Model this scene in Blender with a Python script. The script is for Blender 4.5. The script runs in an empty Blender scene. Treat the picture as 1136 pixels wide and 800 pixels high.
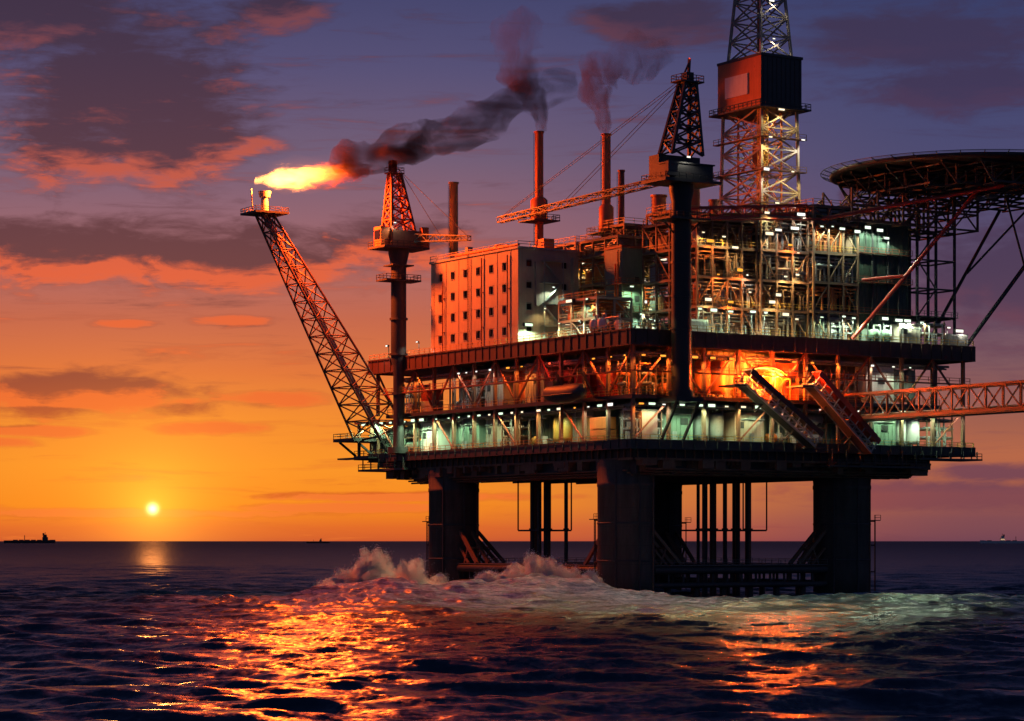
import bpy, math, random
import numpy as np
from mathutils import Vector

random.seed(7)
SC = bpy.context.scene
COL = SC.collection
ANG = math.radians(32.0)
CA, SA = math.cos(ANG), math.sin(ANG)
PI = math.pi

# ------------------------------------------------------------------ helpers
def W(u, v, z=0.0):
    """platform plan coordinates (u along the right side, v along the left side) to world"""
    return Vector((24.75 + CA*u - SA*v, 525 + SA*u + CA*v, z))

def lin(r, g, b):
    f = lambda c: (c/255/12.92) if c/255 <= .04045 else ((c/255+.055)/1.055)**2.4
    return (f(r), f(g), f(b), 1)

def tag(o, label=None, cat=None, group=None, kind=None):
    if label: o['label'] = label
    if cat: o['category'] = cat
    if group: o['group'] = group
    if kind: o['kind'] = kind
    return o

def thing(name, label, cat, u, v, z, group=None, rot=0.0):
    o = bpy.data.objects.new(name, None); COL.objects.link(o)
    o.empty_display_size = .5
    o.location = W(u, v, z); o.rotation_euler = (0, 0, ANG+rot)
    return tag(o, label, cat, group)

def thing_w(name, label, cat, loc, rot=0.0, group=None):
    o = bpy.data.objects.new(name, None); COL.objects.link(o)
    o.location = loc; o.rotation_euler = (0, 0, rot)
    return tag(o, label, cat, group)

def copy_tree(o, parent=None):
    c = o.copy(); COL.objects.link(c)
    if parent: c.parent = parent
    for ch in list(o.children): copy_tree(ch, c)
    return c

class MB:
    """collects boxes, bars, tubes ... and links them as ONE mesh object"""
    def __init__(self): self.v = []; self.f = []; self.s = []
    def add(self, vs, fs, smooth=False):
        n = len(self.v); self.v += [tuple(p) for p in vs]
        self.f += [tuple(i+n for i in f) for f in fs]; self.s += [smooth]*len(fs)
        return self
    def box(self, lo, hi):
        x0, y0, z0 = lo; x1, y1, z1 = hi
        return self.add([(x0,y0,z0),(x1,y0,z0),(x1,y1,z0),(x0,y1,z0),(x0,y0,z1),(x1,y0,z1),(x1,y1,z1),(x0,y1,z1)],
                 [(0,3,2,1),(4,5,6,7),(0,1,5,4),(1,2,6,5),(2,3,7,6),(3,0,4,7)])
    def tube(self, p, q, r, n=8, r2=None, caps=True):
        p, q = Vector(p), Vector(q); d = q-p
        if d.length < 1e-6: return self
        r2 = r if r2 is None else r2
        a = d.normalized(); b = a.orthogonal().normalized(); c = a.cross(b)
        vs = []
        for k in range(n):
            t = 2*PI*(k+.5)/n; e = b*math.cos(t)+c*math.sin(t); vs.append(p+e*r)
        for k in range(n):
            t = 2*PI*(k+.5)/n; e = b*math.cos(t)+c*math.sin(t); vs.append(q+e*r2)
        fs = [(k, (k+1)%n, n+(k+1)%n, n+k) for k in range(n)]
        self.add(vs, fs, n > 5)
        if caps: self.add(vs[:n], [tuple(range(n-1, -1, -1))]); self.add(vs[n:], [tuple(range(n))])
        return self
    def bar(self, p, q, w=.3, h=None):
        h = h or w
        p, q = Vector(p), Vector(q); d = q-p
        if d.length < 1e-6: return self
        a = d.normalized(); up = Vector((0,0,1)) if abs(a.z) < .95 else Vector((1,0,0))
        b = a.cross(up).normalized(); c = b.cross(a)
        vs = []
        for o in (p, q):
            for sb, sc in ((-1,-1),(1,-1),(1,1),(-1,1)): vs.append(o+b*sb*w/2+c*sc*h/2)
        return self.add(vs, [(0,1,2,3),(7,6,5,4),(0,4,5,1),(1,5,6,2),(2,6,7,3),(3,7,4,0)])
    def lathe(self, prof, c=(0,0,0), n=20, axis='z'):
        vs = []; m = len(prof)
        for r, h in prof:
            for k in range(n):
                t = 2*PI*k/n; x, y = r*math.cos(t), r*math.sin(t)
                p = (x, y, h) if axis == 'z' else ((h, x, y) if axis == 'x' else (x, h, y))
                vs.append((c[0]+p[0], c[1]+p[1], c[2]+p[2]))
        fs = [(i*n+k, i*n+(k+1)%n, (i+1)*n+(k+1)%n, (i+1)*n+k) for i in range(m-1) for k in range(n)]
        self.add(vs, fs, True)
        self.add(vs[:n], [tuple(range(n-1,-1,-1))]); self.add(vs[-n:], [tuple(range(n))])
        return self
    def lattice(self, B, T, n, w, wb, xb=True, ring=True, tubes=False):
        """open lattice tower between the corner loops B and T"""
        B = [Vector(p) for p in B]; T = [Vector(p) for p in T]; m = len(B)
        f = (lambda p, q, w_: self.tube(p, q, w_/2, 6)) if tubes else (lambda p, q, w_: self.bar(p, q, w_))
        L = lambda k, t: B[k].lerp(T[k], t)
        for k in range(m): f(B[k], T[k], w)
        for i in range(n):
            t0, t1 = i/n, (i+1)/n
            for k in range(m):
                j = (k+1) % m
                if xb or i % 2 == 0: f(L(k,t0), L(j,t1), wb)
                if xb or i % 2 == 1: f(L(j,t0), L(k,t1), wb)
                if ring: f(L(k,t1), L(j,t1), wb)
        return self
    def rail(self, pts, h=1.2, w=.12, sp=3.0):
        pts = [Vector(p) for p in pts]
        for p, q in zip(pts[:-1], pts[1:]):
            n = max(1, int((q-p).length/sp))
            for zz in (h, h*.5): self.bar(p+Vector((0,0,zz)), q+Vector((0,0,zz)), w)
            for i in range(n+1):
                a = p.lerp(q, i/n); self.bar(a, a+Vector((0,0,h)), w)
        return self
    def build(self, name, mat, parent=None, **kw):
        me = bpy.data.meshes.new(name); me.from_pydata(self.v, [], self.f)
        me.polygons.foreach_set('use_smooth', self.s); me.update()
        me.materials.append(mat)
        o = bpy.data.objects.new(name, me); COL.objects.link(o)
        if parent: o.parent = parent
        return tag(o, **kw) if kw else o

# ------------------------------------------------------------------ node helper
class NT:
    def __init__(s, tree): s.t = tree; s.n = tree.nodes; s.l = tree.links
    def new(s, typ, **kw):
        n = s.n.new(typ)
        for k, v in kw.items(): setattr(n, k, v)
        return n
    def put(s, sock, v):
        if hasattr(v, 'is_output') or isinstance(v, bpy.types.NodeSocket): s.l.new(v, sock)
        elif v is not None: sock.default_value = v
    def m(s, op, a, b=None, c=None, clamp=False):
        n = s.new('ShaderNodeMath', operation=op, use_clamp=clamp)
        for i, x in enumerate((a, b, c)): s.put(n.inputs[i], x)
        return n.outputs[0]
    def vm(s, op, a, b=None, c=None, out=0):
        n = s.new('ShaderNodeVectorMath', operation=op)
        for i, x in enumerate((a, b, c)): s.put(n.inputs[i], x)
        return n.outputs[out]
    def mr(s, v, a, b, c=0.0, d=1.0, smooth=True):
        n = s.new('ShaderNodeMapRange', interpolation_type='SMOOTHSTEP' if smooth else 'LINEAR')
        for i, x in enumerate((v, a, b, c, d)): s.put(n.inputs[i], x)
        return n.outputs[0]
    def mix(s, f, a, b, mode='MIX'):
        n = s.new('ShaderNodeMix', data_type='RGBA', blend_type=mode)
        s.put(n.inputs[0], f); s.put(n.inputs[6], a); s.put(n.inputs[7], b)
        return n.outputs[2]
    def ramp(s, f, stops, interp='LINEAR'):
        n = s.new('ShaderNodeValToRGB'); cr = n.color_ramp; cr.interpolation = interp
        while len(cr.elements) > 1: cr.elements.remove(cr.elements[-1])
        cr.elements[0].position = stops[0][0]; cr.elements[0].color = stops[0][1]
        for p, c in stops[1:]:
            e = cr.elements.new(p); e.color = c
        s.put(n.inputs[0], f); return n.outputs[0]
    def noise(s, vec, scale, detail=3.0, rough=.55, dist=0.0, out=0):
        n = s.new('ShaderNodeTexNoise'); s.put(n.inputs['Vector'], vec)
        n.inputs['Scale'].default_value = scale; n.inputs['Detail'].default_value = detail
        n.inputs['Roughness'].default_value = rough; n.inputs['Distortion'].default_value = dist
        return n.outputs[out]
    def xyz(s, x, y, z=0.0):
        n = s.new('ShaderNodeCombineXYZ')
        for i, q in enumerate((x, y, z)): s.put(n.inputs[i], q)
        return n.outputs[0]
    def sep(s, v):
        n = s.new('ShaderNodeSeparateXYZ'); s.put(n.inputs[0], v); return n.outputs

def newmat(name):
    m = bpy.data.materials.new(name); m.use_nodes = True
    T = NT(m.node_tree); T.n.clear()
    return m, T, T.new('ShaderNodeOutputMaterial')

def paint(name, col, rough=.55, metal=0.0, var=.35, rust=.25, rustcol=(.11,.045,.02,1), scale=.35):
    """worn industrial paint: patchy colour, vertical grime streaks, rust spots"""
    m, T, out = newmat(name)
    tc = T.new('ShaderNodeTexCoord').outputs['Object']
    n1 = T.noise(tc, scale, 5, .6)
    st = T.noise(T.vm('MULTIPLY', tc, (1.6, 1.6, .16)), 1.0, 4, .6)
    n3 = T.noise(tc, scale*5, 4, .65)
    k = T.m('MULTIPLY_ADD', n1, var*1.6, 1-var*.8)
    k = T.m('MULTIPLY', k, T.mr(st, .3, .7, 1-var*.5, 1.0))
    c = T.vm('SCALE', (col[0], col[1], col[2])); T.put(c.node.inputs['Scale'], k)
    rm = T.mr(T.m('ADD', T.m('MULTIPLY', n3, .6), T.m('MULTIPLY', st, .4)), .62-.16*rust, .72-.12*rust)
    base = T.mix(T.m('MULTIPLY', rm, min(1, rust*2.2)), c, rustcol)
    b = T.new('ShaderNodeBsdfPrincipled'); T.put(b.inputs['Base Color'], base)
    b.inputs['Metallic'].default_value = metal
    T.put(b.inputs['Roughness'], T.m('MULTIPLY_ADD', n3, .25, rough-.12))
    bp = T.new('ShaderNodeBump'); bp.inputs['Strength'].default_value = .15; bp.inputs['Distance'].default_value = .05
    T.put(bp.inputs['Height'], n3); T.put(b.inputs['Normal'], bp.outputs[0])
    T.l.new(b.outputs[0], out.inputs[0]); return m

def emis(name, col, s):
    m, T, out = newmat(name)
    e = T.new('ShaderNodeEmission'); e.inputs[0].default_value = (*col, 1); e.inputs[1].default_value = s
    T.l.new(e.outputs[0], out.inputs[0]); return m

M = {
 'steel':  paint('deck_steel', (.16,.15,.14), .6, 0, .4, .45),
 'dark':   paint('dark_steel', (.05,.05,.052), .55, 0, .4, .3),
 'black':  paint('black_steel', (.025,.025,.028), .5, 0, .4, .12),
 'primer': paint('red_oxide_primer', (.30,.085,.045), .6, 0, .4, .3),
 'brown':  paint('brown_primer', (.22,.12,.075), .6, 0, .4, .4),
 'orange': paint('orange_paint', (.60,.16,.04), .5, 0, .3, .25),
 'yellow': paint('yellow_paint', (.55,.33,.07), .5, 0, .3, .3),
 'beige':  paint('beige_cladding', (.40,.33,.27), .6, 0, .3, .22),
 'white':  paint('white_paint', (.70,.68,.63), .55, 0, .25, .2),
 'green':  paint('grey_green_cladding', (.17,.24,.19), .6, 0, .35, .2),
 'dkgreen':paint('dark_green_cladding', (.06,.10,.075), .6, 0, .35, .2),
 'grey':   paint('grey_paint', (.30,.31,.31), .55, 0, .35, .3),
 'galv':   paint('galvanised_pipe', (.38,.38,.37), .4, .4, .3, .2),
 'red':    paint('red_paint', (.48,.05,.03), .45, 0, .3, .2),
 'maroon': paint('maroon_fascia', (.10,.042,.032), .6, 0, .4, .35),
 'glass':  None, 'conc': None,
}
def glass_mat():
    m, T, out = newmat('dark_window_glass'); b = T.new('ShaderNodeBsdfPrincipled')
    b.inputs['Base Color'].default_value = (.012,.012,.014,1); b.inputs['Roughness'].default_value = .12
    T.l.new(b.outputs[0], out.inputs[0]); return m
M['glass'] = glass_mat()
def concrete():
    m, T, out = newmat('column_concrete')
    tc = T.new('ShaderNodeTexCoord').outputs['Object']
    n1 = T.noise(T.vm('MULTIPLY', tc, (.5,.5,.08)), 1.0, 6, .65); n2 = T.noise(tc, 1.2, 5, .7)
    z = T.sep(tc)[2]
    joint = T.m('FRACT', T.m('DIVIDE', z, 4.0)); joint = T.mr(T.m('ABSOLUTE', T.m('SUBTRACT', joint, .5)), .47, .495)
    c = T.ramp(n1, [(.25, (.04,.038,.036,1)), (.5, (.075,.07,.065,1)), (.75, (.12,.11,.10,1))])
    rust = T.mr(T.m('MULTIPLY', n1, n2), .30, .42)
    c = T.mix(T.m('MULTIPLY', rust, .6), c, (.13,.055,.03,1))
    c = T.mix(T.m('MULTIPLY', joint, .6), c, (.05,.048,.045,1))
    wet = T.mr(T.m('MULTIPLY_ADD', n2, 5.0, z), 4.0, 9.0, 1.0, 0.0)
    c = T.mix(T.m('MULTIPLY', wet, .85), c, (.022,.026,.016,1))
    b = T.new('ShaderNodeBsdfPrincipled'); T.put(b.inputs['Base Color'], c)
    T.put(b.inputs['Roughness'], T.mr(wet, 0, 1, .75, .3))
    bp = T.new('ShaderNodeBump'); bp.inputs['Strength'].default_value = .3; bp.inputs['Distance'].default_value = .15
    T.put(bp.inputs['Height'], n2); T.put(b.inputs['Normal'], bp.outputs[0])
    T.l.new(b.outputs[0], out.inputs[0]); return m
M['conc'] = concrete()

LAMPCOL = {'green': (.62,1.0,.55), 'white': (1.0,.93,.74), 'yellow': (1.0,.76,.30), 'orange': (1.0,.27,.04), 'red': (1.0,.06,.03), 'cool': (.74,1.0,.72)}
LENS = {k: emis(k+'_lamp_lens', tuple(.62*c+.38 for c in v) if k not in ('orange','red') else (v[0], v[1]*1.4, v[2]), 1.45 if k != 'red' else 3.0) for k, v in LAMPCOL.items()}

# ------------------------------------------------------------------ floodlights
LAMP_GAIN = {'green':1.9,'white':.75,'yellow':.95,'orange':1.7,'red':.8,'cool':2.0}
_proto = {}
_lr = random.Random(77)
def floodlight(u, v, z, kind='green', face='v', power=1500, label=None, group=None, big=1.0, pole=0.0):
    """a real lamp: housing on a bracket, glowing lens, and the light it gives. face = side it looks towards"""
    key = (kind, power)
    if key not in _proto:
        root = bpy.data.objects.new('floodlight', None); COL.objects.link(root)
        h = MB().box((-.62,-.05,-.12), (.62,.55,.42)).box((-.08,.5,.1), (.08,1.1,.25))
        h.box((-.66,-.12,.36),(.66,.5,.46))
        h.build('housing', M['dark'], root)
        l = MB().box((-.56,-.11,-.08), (.56,-.052,.34)).build('lens', LENS[kind], root)
        ld = bpy.data.lights.new('lamp', 'POINT' if kind in ('red',) else 'SPOT')
        if ld.type == 'SPOT': ld.spot_size = math.radians(146); ld.spot_blend = .45
        ld.energy = power*LAMP_GAIN.get(kind,.4); ld.color = LAMPCOL[kind]; ld.shadow_soft_size = .35
        lo = bpy.data.objects.new('lamp_light', ld); COL.objects.link(lo); lo.parent = root; lo.location = (0,-.75,-.1)
        _proto[key] = root; root['_used'] = False
    o = _proto[key]
    if o['_used']: o = copy_tree(o)
    else: o['_used'] = True
    o.location = W(u, v, z)
    rot = {'v': 0.0, 'u': -PI/2, 'U': PI/2, 'V': PI}[face]
    o.rotation_euler = (math.radians(0), 0, ANG+rot); q_ = big*_lr.choice((.55,.7,.8,.9,1.1,1.45)); o.scale = (q_*_lr.uniform(.8,1.4), q_, q_)
    if pole:
        p_ = MB().tube((0,.55,-pole),(0,.55,.1),.11,6).box((-.3,.25,-pole),(.3,.85,-pole+.12)).build('pole', M['dark'], o); p_.scale = (1/o.scale.x, 1/q_, 1/q_)
        p_.location.z = 0
    tag(o, label, 'floodlight', group)
    return o

# ------------------------------------------------------------------ platform hull
ZL, ZM, ZU = 34.0, 43.6, 57.0       # walking surfaces of the three decks
plat = thing('oil_platform', 'hull of the oil platform, three steel decks on four round columns in the sea', 'oil platform', 0, 0, 0)

COLS = {'front': (7,12,6.1), 'right': (66.2,12,6.45), 'left': (7,84,5.95), 'back': (66.2,84,6.1)}
for k, (cu, cv, r) in COLS.items():
    prof = [(r*1.0,-12),(r,24.5),(r*1.02,24.6),(r*1.02,25.4),(r*1.0,25.5),(r*1.06,30.19)]
    c = MB().lathe(prof, (0,0,0), 48).build('column', M['conc'], plat); c.location = (cu, cv, 0)
    for t_ in (3.75,4.6,5.3):
        a_ = t_; MB().tube((math.cos(a_)*(r+.1),math.sin(a_)*(r+.1),-6),(math.cos(a_)*(r+.1),math.sin(a_)*(r+.1),30.1),.2,8).build('caisson_pipe', M['brown' if t_ > 5 else 'dark'], c)
    for z_ in (8.5,16.5): MB().lathe([(r+.01,z_),(r+.09,z_+.05),(r+.09,z_+.4),(r+.01,z_+.45)], n=48).build('collar_band', M['dark'], c)
    # ladder standing off the column on two brackets
    L = MB(); s = 1 if k in ('right','back') else -1
    if k in ('front','left'): bx, by = -.55, .83
    else: bx, by = .86, -.5
    px, py = bx*(r+1.1), by*(r+1.1)
    tx, ty = -by*.35, bx*.35
    for q in (-1, 1): L.tube((px+tx*q,py+ty*q,-1),(px+tx*q,py+ty*q,17.5),.11,6)
    for i in range(26): L.tube((px-tx,py-ty,.2+i*.66),(px+tx,py+ty,.2+i*.66),.05,5)
    for z in (6,12,17.4): L.bar((bx*r*.97,by*r*.97,z),(px,py,z),.28)
    L.box((px-.9,py-.9,17.5),(px+.9,py+.9,17.7))
    L.rail([(px-.9,py-.9,17.7),(px+.9,py-.9,17.7),(px+.9,py+.9,17.7)],1.1,.09,1.2)
    L.build('ladder', M['black'], c)

# horizontal bracing beams between the columns, with gusset knees and stub piles
def brace(a, b, mat='dark'):
    (ua,va,ra), (ub,vb,rb) = COLS[a], COLS[b]
    A_, B_ = Vector((ua,va,0)), Vector((ub,vb,0)); d = (B_-A_).normalized(); n = Vector((-d.y,d.x,0))
    p, q = A_+d*(ra-.3), B_-d*(rb-.3)
    m = MB()
    for s in (-1, 1):
        m.tube(p+n*s*1.9+Vector((0,0,6.6)), q+n*s*1.9+Vector((0,0,6.6)), .85, 12)
        m.tube(p+n*s*1.9+Vector((0,0,3.4)), q+n*s*1.9+Vector((0,0,3.4)), .6, 12)
    k = 12
    for i in range(k+1):
        c = p.lerp(q, i/k)
        m.bar(c+n*-1.9+Vector((0,0,6.6)), c+n*1.9+Vector((0,0,6.6)), .5)
        for s in (-1, 1):
            m.bar(c+n*s*1.9+Vector((0,0,3.4)), c+n*s*1.9+Vector((0,0,6.6)), .4)
    m.build('bracing_beam', M[mat], plat)
    w = MB()
    c0, c1 = p-n*2.3, q+n*2.3
    pts = [p-n*2.4, q-n*2.4, q+n*2.4, p+n*2.4]
    w.add([x+Vector((0,0,7.55)) for x in pts]+[x+Vector((0,0,7.75)) for x in pts],
          [(0,3,2,1),(4,5,6,7),(0,1,5,4),(1,2,6,5),(2,3,7,6),(3,0,4,7)])
    w.rail([pts[0]+Vector((0,0,7.75)), pts[1]+Vector((0,0,7.75))], 1.1, .09, 2.5)
    w.build('walkway', M['steel'], plat)
    for s, e in ((p, d), (q, -d)):
        g = MB()
        for t in (-1.6, 1.6):
            g.bar(s+n*t+Vector((0,0,15.2)), s+e*7.5+n*t+Vector((0,0,7.8)), .7)
            g.bar(s+n*t+Vector((0,0,11.4)), s+e*3.7+n*t+Vector((0,0,7.8)), .45)
            g.bar(s+e*3.6+n*t+Vector((0,0,11.6)), s+e*2.0+n*t+Vector((0,0,7.8)), .35)
        g.bar(s+e*3.8-n*1.6+Vector((0,0,11.4)), s+e*3.8+n*1.6+Vector((0,0,11.4)), .4)
        g.build('knee_brace', M['brown'], plat)
    return p, q, d, n
for a, b in (('front','right'), ('front','left'), ('right','back'), ('left','back')):
    p, q, d, n = brace(a, b)
    npile = 6 if (a, b) == ('front','right') else 4
    for i in range(npile):
        c = p.lerp(q, (i+.7)/(npile+.4))
        st = MB().tube((0,0,-6),(0,0,3.2),.75,12).box((-1,-1,2.7),(1,1,3.1)).build('stub_pile', M['dark'], plat); st.location = c

# deck plates
def deckpart(name, mat, *boxes):
    m = MB()
    for b in boxes: m.box(*b)
    return m.build(name, M[mat], plat)
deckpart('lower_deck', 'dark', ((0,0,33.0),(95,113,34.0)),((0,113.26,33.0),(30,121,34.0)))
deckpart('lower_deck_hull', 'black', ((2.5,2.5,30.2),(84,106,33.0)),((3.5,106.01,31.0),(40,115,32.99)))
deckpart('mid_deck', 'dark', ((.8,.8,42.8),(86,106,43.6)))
deckpart('upper_deck', 'steel', ((0,0,54.2),(95,113,57.0)))
# edge fascias with web stiffeners
for zz0, zz1, e, mat, nm in ((32.2,34.25,.0,'dark','lower_deck_edge'), (53.8,57.25,.0,'primer','upper_deck_edge')):
    m = MB(); t = .25
    m.box((-t,-t,zz0),(95+t,-.003,zz1)).box((-t,0,zz0),(-.003,113,zz1)).box((95.003,0,zz0),(95+t,113,zz1)).box((0,113.003,zz0),(95,113+t,zz1))
    for i in range(32): m.box((1+i*3,-t-.18,zz0+.15),(1.2+i*3,-t-.003,zz1-.15))
    for i in range(37): m.box((-t-.18,1+i*3.05,zz0+.15),(-t-.003,1.2+i*3.05,zz1-.15))
    m.box((-t-.3,-t-.3,zz1-.2),(95,-t-.183,zz1)); m.box((-t-.3,-t,zz1-.2),(-t-.183,113,zz1))
    m.box((-t-.3,-t-.3,zz0),(95,-t-.183,zz0+.2)); m.box((-t-.3,-t,zz0),(-t-.183,113,zz0+.2))
    m.build(nm, M['dark' if zz0 < 50 else 'maroon'], plat)
# under-deck girders
m = MB()
for i in range(33): m.box((3.2+i*2.45,2.2,30.3),(3.45+i*2.45,2.497,32.98))
for i in range(42): m.box((2.2,3.2+i*2.45,30.3),(2.497,3.45+i*2.45,32.98))
m.box((2.5,2.1,30.0),(84,2.197,30.5)).box((2.1,2.5,30.0),(2.197,106,30.5)); m.build('hull_stiffener', M['brown'], plat)
g = MB()
for i in range(9): g.box((4+i*9.4,4,27.2),(4.5+i*9.4,98,30.197))
for i in range(11): g.box((4,5+i*9.2,27.6),(80,5.4+i*9.2,30.1))
g.build('under_deck_girder', M['dark'], plat)
g = MB()   # hanging pipe and cable racks under the deck
rr = random.Random(3)
for i in range(120):
    u = rr.uniform(3,90); v = rr.uniform(2,110)
    if i < 45: v = rr.uniform(1,5)
    elif i < 95: u = rr.uniform(1,5)
    z1 = 33.0 if (u > 84 or v > 106) else 30.2
    h = rr.uniform(.8,2.6); g.box((u,v,z1-h),(u+rr.uniform(.5,4),v+rr.uniform(.5,4),z1-.003))
for i in range(10):
    v = 3+i*1.1; g.tube((6,v,28.2-(i%3)*.5),(80,v,28.2-(i%3)*.5),.22,6)
    g.tube((3+i*.8,6,27.9-(i%3)*.5),(3+i*.8,100,27.9-(i%3)*.5),.22,6)
g.build('under_deck_piping', M['brown'], plat)
# stepped walkways that hang under the left and right ends
m = MB()
m.box((-1.5,93,30.0),(9,116,30.5)).box((-3,108,33.1),(0-.3,124,33.5)).rail([(-1.4,93,30.5),(-1.4,116,30.5),(9,116,30.5)])
for v in range(94,117,4): m.bar((-1.2,v,30.5),(-1.2,v,33),.25); m.bar((8.5,v,30.5),(8.5,v,33),.25)
m.build('hanging_walkway', M['dark'], plat)
m = MB().box((78,-1.2,31.2),(96.5,6,31.6)); m.rail([(78,-1.1,31.6),(96.4,-1.1,31.6),(96.4,6,31.6)])
for u in range(79,97,4): m.bar((u,-1,31.6),(u,-1,33.2),.25)
m.build('hanging_walkway', M['dark'], plat)
m = MB().box((52,-1.0,29.2),(80,5,29.6)); m.rail([(52,-.9,29.6),(80,-.9,29.6)])
for u in range(53,80,4): m.bar((u,-.8,29.6),(u,-.8,33.0),.22)
m.build('hanging_walkway', M['dark'], plat)

# perimeter posts and cross bracing, deck by deck
post_l = MB().bar((0,0,ZL),(0,0,42.8),.7).build('deck_post', M['brown'], plat)
post_m = MB().bar((0,0,ZM),(0,0,54.2),.7).build('deck_post', M['brown'], plat)
us = [1.6+i*9.15 for i in range(11)]; vs = [1.6+i*9.15 for i in range(1,13)]
first = {id(post_l): True, id(post_m): True}
for src in (post_l, post_m):
    for (u, v) in [(x,1.6) for x in us]+[(1.6,x) for x in vs]+[(93.1,x) for x in (11,20,29,47)]:
        if src is post_l and v == 1.6 and u > 86: pass
        o = src if first[id(src)] else src.copy()
        if not first[id(src)]: COL.objects.link(o); o.parent = plat
        first[id(src)] = False; o.location = (u, v, 0)
m = MB()
for i in range(10):
    if i % 2 == 0: m.bar((us[i],1.6,ZM+.2),(us[i+1],1.6,54),.38)
    else: m.bar((us[i],1.6,54),(us[i+1],1.6,ZM+.2),.38)
    if i % 3 == 0: m.bar((us[i],1.6,ZL+.2),(us[i+1],1.6,42.6),.3)
vv = [1.6]+vs
for i in range(12):
    if i % 2: m.bar((1.6,vv[i],ZM+.2),(1.6,vv[i+1],54),.38)
    else: m.bar((1.6,vv[i],54),(1.6,vv[i+1],ZM+.2),.38)
    if i % 3 == 2: m.bar((1.6,vv[i],ZL+.2),(1.6,vv[i+1],42.6),.3)
m.build('cross_bracing', M['primer'], plat)
# mid-height catwalk with pipe bundle along the mid deck
m = MB()
m.box((.2,-.9,48.4),(93,.9,48.6)); m.box((-.9,.2+.8,48.4),(.9,106,48.6))
m.rail([(.2,-.85,48.6),(93,-.85,48.6)]).rail([(-.85,1,48.6),(-.85,106,48.6)])
m.build('catwalk', M['primer'], plat)
m = MB()
for i, r in enumerate((.28,.2,.35,.22,.25)):
    m.tube((3,3+i*.8,52.6-(i%2)*.5),(90,3+i*.8,52.6-(i%2)*.5),r,8)
    m.tube((3+i*.8,4,52.2-(i%2)*.5),(3+i*.8,104,52.2-(i%2)*.5),r,8)
    m.tube((3,3+i*.8,41.8-(i%2)*.4),(90,3+i*.8,41.8-(i%2)*.4),r,8)
    m.tube((3+i*.8,4,41.6-(i%2)*.4),(3+i*.8,104,41.6-(i%2)*.4),r,8)
m.build('ceiling_piping', M['grey'], plat)
# inner bulkheads that close the decks off
m = MB()
for z0, z1, ue, ve in ((ZL+.01,42.79,84,96),(ZM+.01,54.19,70,84)):
    m.box((9.0,9.0,z0),(ue,9.4,z1)); m.box((9.0,9.41,z0),(9.4,ve,z1))
    for i in range(int((ue-10)/1.5)): m.box((9.6+i*1.5,8.85,z0),(9.8+i*1.5,8.997,z1))
    for i in range(int((ve-10)/1.5)): m.box((8.85,9.6+i*1.5,z0),(8.997,9.8+i*1.5,z1))
m.build('bulkhead', M['green'], plat)
# hand rails
for nm, z, e, U, V in (('lower',ZL,.12,95,113),('mid',ZM,1.0,85.5,105.5),('upper',ZU+.25,.12,95,113)):
    MB().rail([(e,e,z),(U,e,z)],1.25,.11,2.4).build('handrail', M['yellow'], plat)
    MB().rail([(e,e+.3,z),(e,V,z)],1.25,.11,2.4).build('handrail', M['yellow'], plat)
MB().rail([(.12,113.4,ZL),(.12,120.9,ZL),(8,120.9,ZL)],1.25,.11,2.4).build('handrail', M['yellow'], plat)
m = MB()
for v_ in (113.8,120.4): m.bar((1.2,v_,ZL),(1.2,v_,41.9),.6)
m.box((.2,113.3,41.9),(9,121,42.4)); m.build('end_canopy', M['brown'], plat)
MB().rail([(94.9,.3,ZU+.25),(94.9,60,ZU+.25)],1.25,.11,2.4).build('handrail', M['yellow'], plat)
MB().rail([(94.9,.3,ZL),(94.9,60,ZL)],1.25,.11,2.4).build('handrail', M['yellow'], plat)

# vertical riser pipes through the open bay below the deck
RIS = [(17,62,.55),(18.8,62,.5),(20.6,64,.75),(22.2,66.5,.5),(19.2,67.5,.75),(17,65,.5),(23.5,60.5,.45)]
RIS2 = [(46.5,37,.45),(48.4,40,.6),(51.2,40.5,.8),(53,38.2,.45),(55,41,.5),(56.5,38,.55),(58,41,.7),(60,39,.5),(61.8,41,.75),(49.5,44,.4)]
for grp, L_, lab in (('risers under the left part of the deck', RIS, 'dark vertical riser pipe in the cluster below deck between left and front columns'),
                     ('risers under the right part of the deck', RIS2, 'dark vertical riser pipe in the cluster below deck between front and right columns')):
    for (u, v, r) in L_:
        o = MB().tube((0,0,-6),(0,0,28.9),r,12).lathe([(r*1.5,15.2),(r*1.5,15.9)],n=12).lathe([(r*1.6,27.2),(r*1.6,28)],n=12).build('riser_pipe', M['brown' if r > .7 else 'dark'])
        o.location = W(u, v, 0); o.rotation_euler = (0,0,ANG); tag(o, lab, 'riser pipe', grp)
for (u, v, su, sv) in ((20,64.3,9,9),(54,40,18,9)):
    m = MB(); m.box((u-su/2,v-sv/2,15.2),(u+su/2,v-sv/2+.25,15.6)).box((u-su/2,v+sv/2-.25,15.2),(u+su/2,v+sv/2,15.6))
    m.box((u-su/2,v-sv/2+.26,15.2),(u-su/2+.25,v+sv/2-.26,15.6)).box((u+su/2-.25,v-sv/2+.26,15.2),(u+su/2,v+sv/2-.26,15.6))
    for a_, b_ in ((-1,-1),(1,-1),(1,1),(-1,1)): m.bar((u+a_*su/2,v+b_*sv/2,15.4),(u+a_*su/2,v+b_*sv/2,28.9),.25)
    m.build('riser_guide_frame', M['dark'], plat)

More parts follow.
